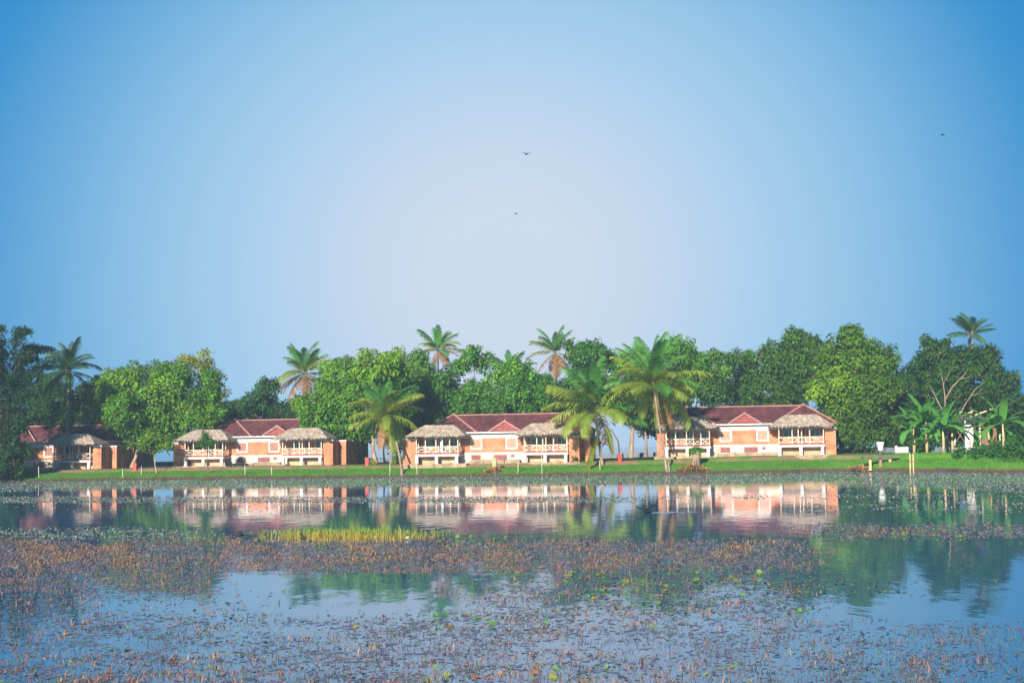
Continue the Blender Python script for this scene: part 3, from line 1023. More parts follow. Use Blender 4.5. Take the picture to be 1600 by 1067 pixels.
def bamboo(px, D, label, n, hgt, seed, spread):
    r = random.Random(seed)
    bx = at(px, 700, D).x
    z0 = float(land(bx, D)) - .2
    root = empty('bamboo_clump', (bx, D, z0))
    tag(root, label, 'bamboo')
    P, C = [], []
    rn = np.random.default_rng(seed)
    for i in range(n):
        a = r.uniform(0, 2 * math.pi)
        out_ = r.uniform(.3, 1) * spread
        h = hgt * r.uniform(.55, 1)
        f = Vector((math.cos(a) * .9 * r.random(), math.sin(a) * .9 * r.random(), 0))
        pts = [f + Vector((math.cos(a) * out_ * t ** 2.2, math.sin(a) * out_ * t ** 2.2, h * (t - .28 * t ** 4))) for t in (0, .25, .5, .7, .85, .95, 1.03)]
        b = MB()
        b.tube(pts, [.07, .065, .055, .045, .03, .02, .01], 5)
        b.build('cane', M['bark'], root, smooth=True)
        pa = np.array(pts)
        m = 620
        t = rn.random(m) ** .75 * (len(pts) - 1)
        k = np.minimum(t.astype(int), len(pts) - 2)
        q = pa[k] + (pa[k + 1] - pa[k]) * (t - k)[:, None]
        q += rn.normal(size=(m, 3)) * (np.array([.8, .8, .6]) * (.9 - .55 * (t / 6))[:, None])
        P.append(q)
    P = np.concatenate(P)
    n = len(P)
    r2 = np.random.default_rng(seed + 1)
    a = r2.normal(size=(n, 3)) * np.array([1, 1, .5]) + np.array([0, 0, -.75])
    a /= np.linalg.norm(a, axis=1)[:, None]
    bb = r2.normal(size=(n, 3)); bb -= a * (a * bb).sum(1)[:, None]; bb /= np.linalg.norm(bb, axis=1)[:, None]
    L = r2.uniform(.25, .65, n)[:, None]
    W = L * .2
    v = np.stack([P, P + a * L * .4 + bb * W, P + a * L, P + a * L * .4 - bb * W], 1).reshape(-1, 3)
    g = (.7 + .6 * r2.random(n))[:, None]
    c = np.array([.024, .085, .026]) * g
    np_mesh('crown', v, np.arange(n * 4).reshape(n, 4), np.repeat(c, 4, axis=0), M['leaf'], root)
    return root
bamboo(4, 213, 'tall feathery dark bamboo clump at the left edge of the bank', 44, 34, 71, 7.5)
bamboo(-75, 214, 'dark bamboo clump mostly outside the left edge', 30, 30, 72, 7.0)
tree('dark_bush', 'dark leafy thicket at the water edge below the bamboo', [(8, 722, 22, 1), (28, 735, 12, 1), (-20, 715, 30, 1), (30, 705, 17, 1), (4, 690, 24, 1), (-40, 690, 34, 1), (22, 660, 24, 1)], 213, 5, 73, hue=(.018, .050, .018), per=105, trunk_r=.2, depth=1.5)

# ------------------------------------------------------------------ coconut palms
def frond_mesh(seed, L=5.2, arch=.9, droop=.6, leaflet=1.45, col=(.075, .15, .02), tipcol=None, n=44, ragged=0.0):
    """frond growing along +x from the origin, rising then arching down; leaflets hang from both sides"""
    r = random.Random(seed)
    m = MB()
    pts = []
    S = 14
    ang = arch
    p = Vector((0, 0, 0))
    for i in range(S + 1):
        pts.append(p.copy())
        ang -= (arch * .55 + droop) / S * (0.5 + 1.0 * i / S)
        p = p + Vector((math.cos(ang), 0, math.sin(ang))) * (L / S)
    rc = (.20, .19, .05)
    m.tube(pts, [.055 * (1 - .85 * i / S) + .006 for i in range(S + 1)], 5, col=rc)
    for i in range(n):
        t = .1 + .9 * (i + .5) / n
        k = min(int(t * S), S - 1)
        f = t * S - k
        q = pts[k].lerp(pts[k + 1], f)
        d = (pts[k + 1] - pts[k]).normalized()
        for s in (-1, 1):
            if r.random() < ragged: continue
            ln = leaflet * (math.sin(math.pi * (.12 + .80 * t)) ** .8) * r.uniform(.85, 1.1)
            fw = .55 + .5 * t
            dirv = (Vector((0, s, 0)) * 1.0 + d * fw + Vector((0, 0, .12))).normalized()
            hang = r.uniform(.6, 1.3)
            a = q
            bmid = q + dirv * ln * .5 - Vector((0, 0, hang * .12 * ln))
            e = q + dirv * ln * .92 - Vector((0, 0, hang * .62 * ln))
            wv = d * .042 * (1.25 if ln > .4 else .9)
            up = Vector((0, 0, .012))
            g = r.uniform(.78, 1.2)
            c1 = tuple(x * g for x in col)
            tc_ = tipcol or col
            c2 = tuple(x * g * 1.05 for x in tc_)
            base = len(m.v)
            m.v += [tuple(a - wv), tuple(a + wv), tuple(bmid + wv * .95 + up), tuple(bmid - wv * .95 + up), tuple(e)]
            m.c += [(*c1, 1), (*c1, 1), (*c1, 1), (*c1, 1), (*c2, 1)]
            m.f += [(base, base + 1, base + 2, base + 3), (base + 3, base + 2, base + 4)]
            m.use = True
    return m

FROND = {}
def frond_data(kind, k):
    key = (kind, k)
    if key not in FROND:
        sp = {'green': dict(col=(.085, .30, .045), tipcol=(.16, .36, .05), arch=.6, droop=.42),
              'yellow': dict(col=(.27, .38, .04), tipcol=(.42, .42, .05), arch=.5, droop=.6),
              'dark': dict(col=(.045, .14, .04), tipcol=(.07, .17, .04), arch=.6, droop=.6),
              'brown': dict(col=(.42, .20, .07), tipcol=(.34, .15, .06), arch=.3, droop=.75, ragged=.18),
              'hang': dict(col=(.20, .22, .028), tipcol=(.27, .24, .04), arch=.1, droop=.25, leaflet=.85)}[kind]
        sp['droop'] *= (.55, .9, 1.25, 1.7)[k]
        m = frond_mesh(100 + k * 13 + len(kind), **sp)
        o = m.build('frond', M['frond'])
        FROND[key] = o.data
        bpy.data.objects.remove(o)
    return FROND[key]

def palm(label, px, py, D, base_px, rad_px, kinds, seed, name='coconut_palm', n=24, trunk_r=.155, nuts=False, base_D=None, sheath=False, lean=0.0, group='coconut palms', base_z=None):
    r = random.Random(seed)
    top = at(px, py, D)
    bD = base_D or D
    bx = at(base_px, 700, bD).x
    z0 = (float(land(bx, bD)) if base_z is None else base_z) - .15
    foot = Vector((bx, bD, z0))
    root = empty(name, foot)
    tag(root, label, 'palm', group)
    T = top - foot
    b = MB()
    pts, rad = [], []
    for i in range(15):
        t = i / 14
        c = Vector((T.x * (t + lean * math.sin(math.pi * t)), T.y * t, T.z * t))
        pts.append(c)
        rad.append(trunk_r * (1.55 - 1.0 * t / .12 * .45 if t < .12 else 1.1 - .35 * t) * (1 + .05 * (i % 2)))
    pts.append(T + (pts[-1] - pts[-2]).normalized() * .5)
    rad.append(trunk_r * .5)
    b.tube(pts, rad, 9)
    b.build('trunk', M['palm_bark'], root, smooth=True)
    Ls = rad_px * D / FPX / 4.6
    for i in range(n):
        u = (i + .5) / n                      # 0 = youngest, upright; 1 = oldest, hanging
        az = i * 2.399963 + r.uniform(-.6, .6)
        el = R(86) - R(112) * u ** 1.05 + r.uniform(-.25, .25)
        kd = kinds(u, r)
        if kd == 'brown': el = R(12) - r.random() * R(75)
        me = frond_data(kd, r.randrange(4))
        o = bpy.data.objects.new('frond', me)
        link(o, root)
        s = Ls * r.uniform(.8, 1.15) * (.86 + .14 * min(1, u * 2.4))
        o.scale = (s, s, s)
        base_el = {'green': .6, 'yellow': .5, 'dark': .6, 'brown': .3, 'hang': .1}[kd]
        o.rotation_mode = 'XYZ'
        q = Matrix.Rotation(az, 3, 'Z') @ Matrix.Rotation(-(el - base_el * .8), 3, 'Y') @ Matrix.Rotation(r.uniform(-.35, .35), 3, 'X')
        o.rotation_euler = q.to_euler()
        o.location = T + Vector((math.cos(az) * .12, math.sin(az) * .12, .25 - .55 * u))
    if nuts:
        for i in range(nuts):
            a = i * 2.4
            m = MB()
            rr = .15 * max(.8, Ls)
            m.lathe((0, 0, -rr), [(.03, 0), (rr * .75, rr * .35), (rr, rr), (rr * .7, rr * 1.7), (.04, rr * 2.1)], 8)
            o = m.build('coconut', M['coconut'], root, smooth=True)
            o.location = T + Vector((math.cos(a) * (.32 + .12 * (i % 3)), math.sin(a) * (.32 + .12 * (i % 3)), .25 - .24 * (i % 6)))
    if sheath:
        for i in range(26):
            t = r.uniform(.35, 1.0)
            a = r.uniform(0, 6.28)
            m = MB()
            p0 = T * t
            oo = Vector((math.cos(a), math.sin(a), 0))
            l = r.uniform(.5, 1.3)
            m.tube([p0 + oo * .15, p0 + oo * (.3 + .15 * l) + Vector((0, 0, .25 * l)), p0 + oo * (.45 + .45 * l) + Vector((0, 0, -.35 * l + .1))], [.14, .09, .03], 5)
            m.build('leaf_sheath', M['husk'], root, smooth=True)
    return root

gmix = lambda a, bq: (lambda u, r: 'brown' if u > bq else ('yellow' if u > a and r.random() < .75 else 'green'))
dmix = lambda u, r: 'dark' if u < .8 else ('green' if r.random() < .5 else 'dark')
palm('dark palm behind the shaded cottage beside the bamboo', 108, 578, 236, 104, 50, dmix, 201, n=26)
palm('palm with brown dead skirt standing alone left of the middle', 477, 582, 246, 474, 48, gmix(.35, .70), 202, n=24)
palm('leaning palm with golden heart between two cottages left of the middle', 604, 646, 206, 628, 60, gmix(.3, .97), 203, nuts=7, base_D=199.5, n=34, lean=-.14)
palm('palm with orange lower fronds above the mid green tree', 684, 546, 250, 688, 38, gmix(.35, .72), 204, n=22)
palm('small palm half hidden behind the dense bright tree', 798, 582, 252, 796, 34, gmix(.5, .85), 205, n=18)
palm('slim palm with drooping yellow and brown skirt over the middle cottage right end', 867, 550, 246, 877, 40, gmix(.3, .66), 206, n=20)
palm('short palm with ragged brown leaf sheaths right of the middle cottage', 928, 636, 199, 941, 74, gmix(.35, .98), 207, sheath=True, base_D=198, n=38, trunk_r=.18)
palm('tall coconut palm with yellow nuts left of the rightmost cottage', 1021, 598, 195, 1042, 74, gmix(.3, .98), 208, nuts=16, base_D=191.5, n=38, lean=.10)
palm('highest palm standing above the dark tree at the right edge', 1519, 521, 226, 1522, 36, lambda u, r: 'dark' if u < .75 else 'brown' if u > .9 else 'green', 209, n=22)

# broken fronds hanging from the ragged palm, still attached: one to the bank, one by the trunk
def lone_frond(parent, start, end, seed, col, tip, sag=.25, leaflet=1.0):
    a, e = Vector(start), Vector(end)
    r = random.Random(seed)
    m = MB()
    S = 12
    pts = []
    for i in range(S + 1):
        t = i / S
        p = a.lerp(e, t) + Vector((0, 0, sag * math.sin(math.pi * t)))
        pts.append(p)
    m.tube(pts, [.07 * (1 - .8 * i / S) + .01 for i in range(S + 1)], 5, col=(.30, .24, .05))
    for i in range(44):
        t = .12 + .88 * (i + .5) / 44
        k = min(int(t * S), S - 1)
        q = pts[k].lerp(pts[k + 1], t * S - k)
        d = (pts[k + 1] - pts[k]).normalized()
        sd_ = d.cross(Vector((0, 1, 0))).normalized()
        for s in (-1, 1):
            ln = leaflet * math.sin(math.pi * (.2 + .65 * t)) * r.uniform(.85, 1.1)
            dv = (sd_ * s * .5 + d * .9 + Vector((0, r.uniform(-.5, .1), -.2))).normalized()
            w = d.cross(dv).cross(dv).normalized() * .05
            g = r.uniform(.8, 1.2)
            c1 = tuple(x * g for x in col)
            c2 = tuple(x * g for x in tip)
            base = len(m.v)
            m.v += [tuple(q - w), tuple(q + w), tuple(q + dv * ln * .5 + w), tuple(q + dv * ln * .5 - w), tuple(q + dv * ln)]
            m.c += [(*c1, 1)] * 4 + [(*c2, 1)]
            m.f += [(base, base + 1, base + 2, base + 3), (base + 3, base + 2, base + 4)]
            m.use = True
    return m.build('frond', M['frond'], parent)
ragged = [o for o in bpy.data.objects if o.get('label', '').startswith('short palm')][0]
off = ragged.location
o = lone_frond(ragged, at(936, 672, 198) - off, at(918, 733, 194.5) - off, 5, (.22, .24, .025), (.30, .26, .03), .2, 1.25)
o = lone_frond(ragged, at(944, 664, 198) - off, at(957, 708, 197) - off, 6, (.15, .20, .03), (.24, .22, .05), .9, 1.25)
yel = [o for o in bpy.data.objects if o.get('label', '').startswith('tall coconut')][0]
lone_frond(yel, at(1024, 604, 195) - yel.location, at(1026, 668, 194) - yel.location, 7, (.22, .24, .03), (.26, .25, .035), .4, 1.1)

# ------------------------------------------------------------------ banana plants
def banana(label, px, D, hpx, n, seed, col=(.12, .36, .06)):
    r = random.Random(seed)
    bx = at(px, 700, D).x
    z0 = float(land(bx, D)) - .1
    root = empty('banana_plant', (bx, D, z0))
    tag(root, label, 'banana plant', 'banana plants on the right bank')
    hh = hpx * D / FPX
    b = MB()
    b.tube([(0, 0, 0), (.05, 0, hh * .3), (.0, 0, hh * .55)], [.2, .16, .09], 8)
    b.build('stem', M['bamboo'], root, smooth=True)
    for i in range(n):
        az = i * 2.4 + r.uniform(-.3, .3)
        el0 = R(80) - R(70) * (i / n)
        L = hh * r.uniform(.58, .78)
        m = MB()
        S = 12
        p = Vector((0, 0, hh * .52))
        d = Vector((math.cos(az), math.sin(az), 0))
        side = Vector((-math.sin(az), math.cos(az), 0))
        an = el0
        rows = []
        for k in range(S + 1):
            t = k / S
            w = .52 * math.sin(math.pi * min(1, .06 + .9 * t)) ** .55 * (0.12 if t < .14 else 1) * (1.0 if t < .97 else .4)
            fold = .25 + .25 * r.random()
            rows.append((p - side * w - Vector((0, 0, w * fold)), p.copy(), p + side * w - Vector((0, 0, w * fold))))
            an -= R(125) * (.35 + .65 * (i / n)) / S * (0.4 + 1.2 * t)
            p = p + (d * math.cos(an) + Vector((0, 0, 1)) * math.sin(an)) * L / S
        vs, fs = [], []
        g = r.uniform(.8, 1.35)
        for a_, b_, c_ in rows: vs += [a_, b_, c_]
        for k in range(S):
            if r.random() > .12 or k < 3: fs.append((3 * k, 3 * k + 1, 3 * k + 4, 3 * k + 3))
            if r.random() > .12 or k < 3: fs.append((3 * k + 1, 3 * k + 2, 3 * k + 5, 3 * k + 4))
        m.add(vs, fs, (col[0] * g, col[1] * g, col[2] * g))
        m.build('leaf', M['frond'], root, smooth=True)
    return root
banana('tall banana plant with upright leaves left of the white shelter', 1448, 187, 92, 16, 301)
banana('shorter banana plant close before the white shelter', 1474, 185, 76, 14, 302)
banana('small banana plant behind the two tall ones', 1428, 189, 74, 13, 304)
banana('leaning banana plant hiding the left of the white shelter', 1488, 188, 70, 14, 305)
banana('broad banana plant before the right end of the white shelter', 1545, 189, 72, 13, 306)
banana('banana plant at the right edge above the reeds', 1568, 185, 84, 14, 303)

# bare pale tree
def bare_tree():
    D = 194
    f = at(1480, 700, D)
    z0 = float(land(f.x, D)) - .1
    root = empty('bare_tree', (f.x, D, z0))
    tag(root, 'pale nearly leafless branching tree above the banana plants', 'tree')
    A = lambda x, y: at(x, y, D) - root.location
    b = MB()
    b.tube([(0, 0, 0), A(1480, 675), A(1477, 648)], [.2, .16, .13], 7)
    t = b.build('trunk', M['pale_bark'], root, smooth=True)
    paths = [[(1477, 648), (1477, 620), (1474, 596), (1469, 577)], [(1477, 625), (1488, 604), (1504, 588), (1514, 575)], [(1477, 650), (1467, 632), (1458, 612), (1452, 602)], [(1482, 664), (1496, 655), (1510, 630), (1524, 608), (1540, 596)],
             [(1475, 600), (1482, 585), (1486, 572)], [(1500, 592), (1512, 590), (1524, 580)], [(1462, 622), (1455, 622), (1448, 612)], [(1518, 618), (1530, 615), (1545, 612)]]
    for i, p in enumerate(paths):
        b = MB()
        n = len(p)
        r0 = .10 if i < 4 else .045
        b.tube([A(*q) + Vector((0, .2 * math.sin(i * 2 + k), 0)) for k, q in enumerate(p)], [r0 * (1 - .75 * k / (n - 1)) for k in range(n)], 6)
        b.build('limb', M['pale_bark'], t, smooth=True)
    lob = [(np.array(A(x, y)), rr, (1, 1, 1, i)) for i, (x, y, rr) in enumerate([(1470, 578, .8), (1515, 575, .9), (1545, 596, .8), (1450, 604, .7), (1488, 572, .6), (1526, 580, .7), (1546, 612, .6)])]
    v, q, c = leaves_from_lobes(lob, .3, 70, (.04, .10, .02), 5)
    np_mesh('crown', v, q, c, M['leaf'], root)
bare_tree()

# ------------------------------------------------------------------ right bank: shelter, planter, bench, punt, poles
def shelter():
    D = 203
    p = at(1512, 700, D)
    z0 = float(land(p.x, D))
    root = empty('garden_shelter', (p.x, D, z0), R(-6))
    tag(root, 'white garden shelter with dark flat roof and tan rafters behind bananas', 'shelter')
    b = MB(); b.box(-3.4, 4.6, -1.2, 3.2, 4.6, 4.85); b.build('roof', M['dark_roof'], root)
    for i, (x, l, y) in enumerate(((-3.2, 1.4, -1.0), (-2.0, 1.2, -.9), (-1.0, 1.6, -1.2), (.2, 3.1, -1.4))):
        m = MB(); m.bar((x, y, 4.98 + (.1 if i < 3 else .0)), (x + l, y - .4, 6.05 - (.3 if i in (1, 2) else 0)), .16, .2); m.build('rafter', M['bamboo'], root)
    for x in (-1.9, -.4, 1.6, 4.3):
        m = MB(); m.box(x - .1, x + .1, -.9, -.7, -.1, 4.598); m.build('post', M['stake'], root)
    m = MB(); m.box(-.15, .95, .4, .52, .2, 3.9); m.build('wall_panel', M['white_paint'], root)
    m = MB(); m.box(2.1, 4.2, .5, .6, .2, 3.9); m.build('wall_panel', M['timber'], root)
    for a, e in (((-1.9, -.83, 1.2), (-.4, -.83, 3.6)), ((-1.9, -.8, 3.6), (-.4, -.8, 1.2))):
        m = MB(); m.bar(a, e, .07); m.build('brace', M['pale_bark'], root)
    m = MB(); m.box(-2.4, 1.4, -1.5, -1.25, -.2, .75); m.build('low_wall', M['white_paint'], root)
shelter()

def on(px, py):
    """point on the bank under a photo pixel: march along the ray until it meets the ground"""
    d = ray(px, py).normalized()
    t = 100.0
    c = Vector((0, 0, CAM_Z))
    while t < 400:
        q = c + d * t
        if q.z <= float(land(q.x, q.y)): return q
        t += .2
    return c + d * 200

def white_wall():
    p = at(1411, 700, 208)
    z0 = float(land(p.x, 208))
    m = MB(); m.box(-.9, .75, 0, .4, -.1, .85); m.box(-1.15, -.85, -.06, .46, -.1, 1.05)
    o = m.build('low_wall', M['white_paint']); o.location = (p.x, 208, z0)
    tag(o, 'short low white wall left of the banana plants', 'wall')
white_wall()

def planter():
    p = on(1376, 712)
    root = empty('planter', p)
    tag(root, 'white tapered planter on a dark pedestal behind the slab bench', 'planter')
    s = p.y / FPX
    zt = 21 * s
    m = MB(); m.lathe((0, 0, -.1), [(.32, 0), (.28, .2), (.2, .5), (.22, 9 * s)], 10); m.build('pedestal', M['dark_concrete'], root)
    m = MB(); m.lathe((0, 0, 9 * s - .05), [(.30, 0), (.38, 6 * s), (.44, 9 * s), (.50, 9 * s + .02), (.50, 13 * s), (.40, 13 * s)], 14); m.build('pot', M['white_plastic'], root)
planter()

def slab_bench():
    p = on(1376, 728.5)
    root = empty('slab_bench', p)
    tag(root, 'dark slab bench on three stub legs at the water edge', 'bench')
    s = p.y / FPX
    zt = 14 * s
    m = MB(); m.box(-28 * s, 28 * s, -.5, .6, zt - .12, zt + .1); m.build('slab', M['dark_concrete'], root)
    for x, mt in ((-16, 'bamboo'), (0, 'ridge_mortar'), (15, 'bamboo')):
        m = MB(); m.lathe((x * s, 0, -.5), [(.24, 0), (.2, .5), (.2, zt + .37)], 9); m.build('leg', M[mt], root)
slab_bench()

def punt():
    p = gnd(1390, 732)
    p.y = float(edge(p.x)) - .75
    L, W, Hh = 40 * p.y / FPX / 2, .5, .38
    root = empty('punt', (p.x, p.y, 0))
    tag(root, 'low dark wooden punt moored below the slab bench', 'boat')
    vs, fs = [], []
    S = 12
    for i in range(S + 1):
        t = -1 + 2 * i / S
        w = W * (1 - abs(t) ** 3 * .8)
        zt = Hh + .22 * abs(t) ** 3
        x = L * t
        for (yy, zz) in ((-w, zt), (-w * .75, -.08), (w * .75, -.08), (w, zt), (w * .86, zt), (w * .6, .05), (-w * .6, .05), (-w * .86, zt)):
            vs.append((x, yy, zz))
    for i in range(S):
        for k in range(8):
            a, b_ = i * 8 + k, i * 8 + (k + 1) % 8
            fs.append((a, b_, b_ + 8, a + 8))
    fs += [tuple(range(8)), tuple(S * 8 + k for k in range(7, -1, -1))]
    m = MB(); m.add(vs, fs); m.build('hull', M['punt_wood'], root)
    for t in (-.45, .4):
        m = MB(); m.box(L * t - .12, L * t + .12, -.42, .42, Hh - .06, Hh - .01); m.build('thwart', M['timber'], root)
punt()

def mooring():
    p = gnd(1425, 741)
    s = p.y / FPX
    root = empty('mooring_posts', (p.x, p.y, 0))
    tag(root, 'pair of tan bamboo mooring posts standing in the water', 'posts')
    for dx, h in ((-2.6, 33), (2.4, 32)):
        m = MB(); m.tube([(dx * s, 0, -.8), (dx * s + .03, 0, h * s)], [.1, .085], 8); m.build('post', M['bamboo'], root, smooth=True)
    m = MB(); m.bar((-4 * s, -.1, 20 * s), (6.5 * s, -.1, 20.6 * s), .09); m.build('crosspiece', M['timber'], root)
mooring()

# rope with a dark weight hanging from the leaning limb
p = at(1341, 690, 223)
root = empty('hanging_lantern', (p.x, 223, p.z))
tag(root, 'dark lantern hanging on a thin cord beneath the huge domed tree', 'lantern')
m = MB(); m.tube([(0, 0, .5), (0, 0, 4.5)], .025, 5); m.build('cord', M['bark'], root)
m = MB(); m.lathe((0, 0, -.45), [(.15, 0), (.27, .15), (.27, .65), (.12, .85), (.03, .97)], 8); m.build('body', M['punt_wood'], root)

# ------------------------------------------------------------------ red bins, stakes, stumps and heaps
for (px, py, lab) in ((211, 735, 'red litter bin beside the small yellow-green tree'), (574, 727, 'red litter bin left of the leaning palm foot'), (968, 722, 'red litter bin right of the ragged palm trunk')):
    p = on(px, py)
    s = p.y / FPX
    root = empty('litter_bin', p, rnd(-.3, .3))
    tag(root, lab, 'litter bin', 'red litter bins on the bank')
    m = MB(); m.add([(-.25, -.22, -.1), (.25, -.22, -.1), (.25, .22, -.1), (-.25, .22, -.1), (-.3, -.26, 1.0), (.3, -.26, 1.0), (.3, .26, 1.0), (-.3, .26, 1.0)], [(0, 3, 2, 1), (4, 5, 6, 7), (0, 1, 5, 4), (1, 2, 6, 5), (2, 3, 7, 6), (3, 0, 4, 7)])
    m.build('body', M['bin_red'], root)
    m = MB(); m.box(-.33, .33, -.29, .29, 1.002, 1.07); m.box(-.26, .26, -.22, .22, 1.07, 1.15); m.build('lid', M['bin_red'], root)
    m = MB(); m.box(-.2, .2, -.29, -.262, .72, .86); m.build('flap', M['maroon'], root)

stk = [(61, 746, 18, 'pale stake at the water edge below the bamboo'), (192, 747, 15, 'pale stake left of the red bin by the broad tree'), (221, 742, 14, 'thin stake right of the red bin by the broad tree'), (383, 743, 17, 'thin stake before the wall of the cottage left of the middle'),
       (425, 743, 14, 'thin stake below the right window of the cottage left of the middle'), (609, 743, 24, 'leaning stake left of the leaning palm foot'), (652, 742, 20, 'stake before the left veranda of the middle cottage'),
       (809, 740, 20, 'short stake left of the middle cottage right veranda'), (847, 741, 36, 'tallest thin stake before the right veranda of the middle cottage'), (938, 735, 16, 'thin stake beside the ragged palm trunk'),
       (1041, 737, 18, 'pale stake at the foot of the tall coconut palm'), (1046, 737, 14, 'second pale stake leaning on the first below the coconut palm')]
for (px, py, h, lab) in stk:
    p = on(px, py)
    s = p.y / FPX
    m = MB()
    tilt = rnd(-.12, .12)
    m.tube([(0, 0, -.3), (tilt * .5, 0, h * s * .5), (tilt, rnd(-.1, .1), h * s)], [.055, .05, .035], 6)
    o = m.build('stake', M['stake'], None, smooth=True)
    o.location = p
    tag(o, lab, 'stake', 'thin stakes along the water edge')

def heap(px, py, wpx, hm, lab, seed, n=420):
    p = on(px, py)
    s = p.y / FPX
    r = random.Random(seed)
    m = MB()
    for i in range(n):
        a = r.uniform(0, 6.28)
        d = r.random() ** .6
        x, y = math.cos(a) * d * wpx / 2 * s, math.sin(a) * d * 1.0
        z = hm * (1 - d * d) * r.uniform(.3, 1)
        q = Vector((x, y, z))
        v = Vector((r.gauss(0, 1), r.gauss(0, 1), r.gauss(0, .5))).normalized() * r.uniform(.2, .5)
        w = v.cross(Vector((0, 0, 1))).normalized() * .035
        g = r.uniform(.4, 1.3)
        m.add([q - v - w, q - v + w, q + v + w, q + v - w], [(0, 1, 2, 3)], (g, g * r.uniform(.75, 1), g * r.uniform(.6, .9)))
    o = m.build('straw_heap', M['straw'])
    o.location = p
    tag(o, lab, 'straw heap', 'heaps of dry straw at the water edge')
heap(772, 737, 34, .55, 'dry straw heap below the wooden stump before the middle cottage', 401)
heap(1082, 735, 52, .85, 'wide dry straw heap below the stump before the rightmost cottage', 402, 700)
heap(1345, 733, 44, .5, 'reddish dry heap at the water edge left of the slab bench', 403)

def stump(px, py, hpx, wpx, lab, seed, leafy):
    p = on(px, py)
    s = p.y / FPX
    root = empty('tree_stump', p)
    tag(root, lab, 'stump')
    r = random.Random(seed)
    h, w = hpx * s, wpx * s / 2
    b = MB()
    for i in range(7):
        a = i * .9
        b.tube([(math.cos(a) * w * .8, math.sin(a) * .3, -.3), (math.cos(a) * w * .55, math.sin(a) * .25, h * .5), (math.cos(a + .4) * w * .6, math.sin(a) * .25, h * r.uniform(.85, 1.0))], [w * .34, w * .3, w * .24], 6)
    b.build('stem_bundle', M['bamboo'] if not leafy else M['pale_bark'], root, smooth=True)
    if leafy:
        lob = [(np.array((x * s, 0, h * z)), 5.2 * s, (1, 1, 1, i)) for i, (x, z) in enumerate(((-6, .92), (0, 1.02), (6, .98), (-2, .85), (4, .84)))]
        v, q, c = leaves_from_lobes(lob, .22, 420, (.05, .15, .02), seed)
        np_mesh('leafy_top', v, q, c, M['leaf'], root)
stump(773, 735, 23, 9, 'tan wooden stump at the water edge before the middle cottage', 411, False)
stump(1088, 727, 25, 13, 'leafy-topped pale stump before the rightmost cottage left veranda', 412, True)

# small plants by the leaning palm and the walls
def shrub(px, py, rpx, lab, seed, hue=(.09, .17, .02)):
    p = on(px, py)
    s = p.y / FPX
    root = empty('shrub', p)
    tag(root, lab, 'shrub')
    lob = [(np.array((x * rpx * s, 0, z * rpx * s)), rpx * s * .62, (1, 1, 1, i)) for i, (x, z) in enumerate(((-.4, .7), (.4, .8), (0, 1.4), (.1, .4)))]
    v, q, c = leaves_from_lobes(lob, .32, 160, hue, seed)
    np_mesh('foliage', v, q, c, M['leaf'], root)
    m = MB(); m.tube([(0, 0, -.1), (0, 0, rpx * s)], [.05, .02], 5); m.build('stem', M['bark'], root)
shrub(621, 724, 9, 'yellow-green shrub behind the leaning palm foot', 421, (.12, .2, .02))
shrub(583, 727, 4.5, 'tiny yellow shrub beside the red bin left of the leaning palm', 422, (.2, .2, .02))
shrub(898, 722, 5.5, 'thin dark shrub against the brick wall right of the middle cottage', 423, (.04, .10, .02))
shrub(1210, 711, 4.5, 'small green shrub against the plinth of the rightmost cottage', 424, (.05, .13, .02))
for i, (px, r_) in enumerate(((1500, 12), (1530, 15), (1556, 16), (1582, 18), (1610, 20))):
    shrub(px, 716, r_, ['low shrub before the white shelter wall', 'leafy shrub right of the white shelter wall', 'leafy shrub under the right-edge banana plant', 'wide shrub among reeds at the right edge', 'shrub cut by the right edge'][i], 430 + i, (.035, .11, .025))

# ------------------------------------------------------------------ veranda things
def chair(h, lx, ly, rz, lab):
    root = empty('porch_chair', hloc(h, lx, ly, 0), h.rotation_euler.z + rz)
    tag(root, lab, 'chair', 'white chairs on the verandas')
    m = MB(); m.box(-.24, .24, -.23, .23, .40, .44); m.build('seat', M['white_plastic'], root)
    m = MB(); m.box(-.24, .24, .20, .24, .445, .92); m.build('backrest', M['white_plastic'], root)
    for s in (-1, 1):
        for t in (-1, 1):
            m = MB(); m.bar((s * .21, t * .19, .398), (s * .24, t * .22, .002), .045); m.build('leg', M['white_plastic'], root)
        m = MB(); m.box(s * .25 - .025, s * .25 + .025, -.2, .2, .62, .66); m.build('armrest', M['white_plastic'], root)
chair(H[0], 7.2, .9, R(160), 'white chair on the shaded cottage veranda, left one')
chair(H[0], 8.5, .85, R(200), 'white chair on the shaded cottage veranda, right one')
chair(H[2], -6.45, 1.0, R(180), 'white chair under the person on the middle cottage veranda')
chair(H[2], -8.9, 1.0, R(170), 'empty white chair on the middle cottage left veranda')

def hung_cloth():
    h = H[2]
    n, k = 17, 12
    vs, fs = [], []
    for j in range(k + 1):
        for i in range(n):
            u = i / (n - 1)
            z = 2.35 - 2.15 * j / k
            w = .44 * (.75 + .25 * abs(j / k - .35) * 1.6)
            vs.append(((u - .5) * w, .05 * math.sin(u * 18) * (.6 + .4 * j / k), z))
    for j in range(k):
        for i in range(n - 1):
            a = j * n + i
            fs.append((a, a + n, a + n + 1, a + 1))
    m = MB(); m.add(vs, fs)
    o = m.build('hanging_curtain', M['pale_cloth'], smooth=True)
    sm = o.modifiers.new('thickness', 'SOLIDIFY'); sm.thickness = .012
    o.location = hloc(h, -7.25, .28, 0)
    o.rotation_euler = (0, 0, h.rotation_euler.z)
    tag(o, 'pale blue curtain hanging in the middle cottage left veranda', 'curtain')
hung_cloth()

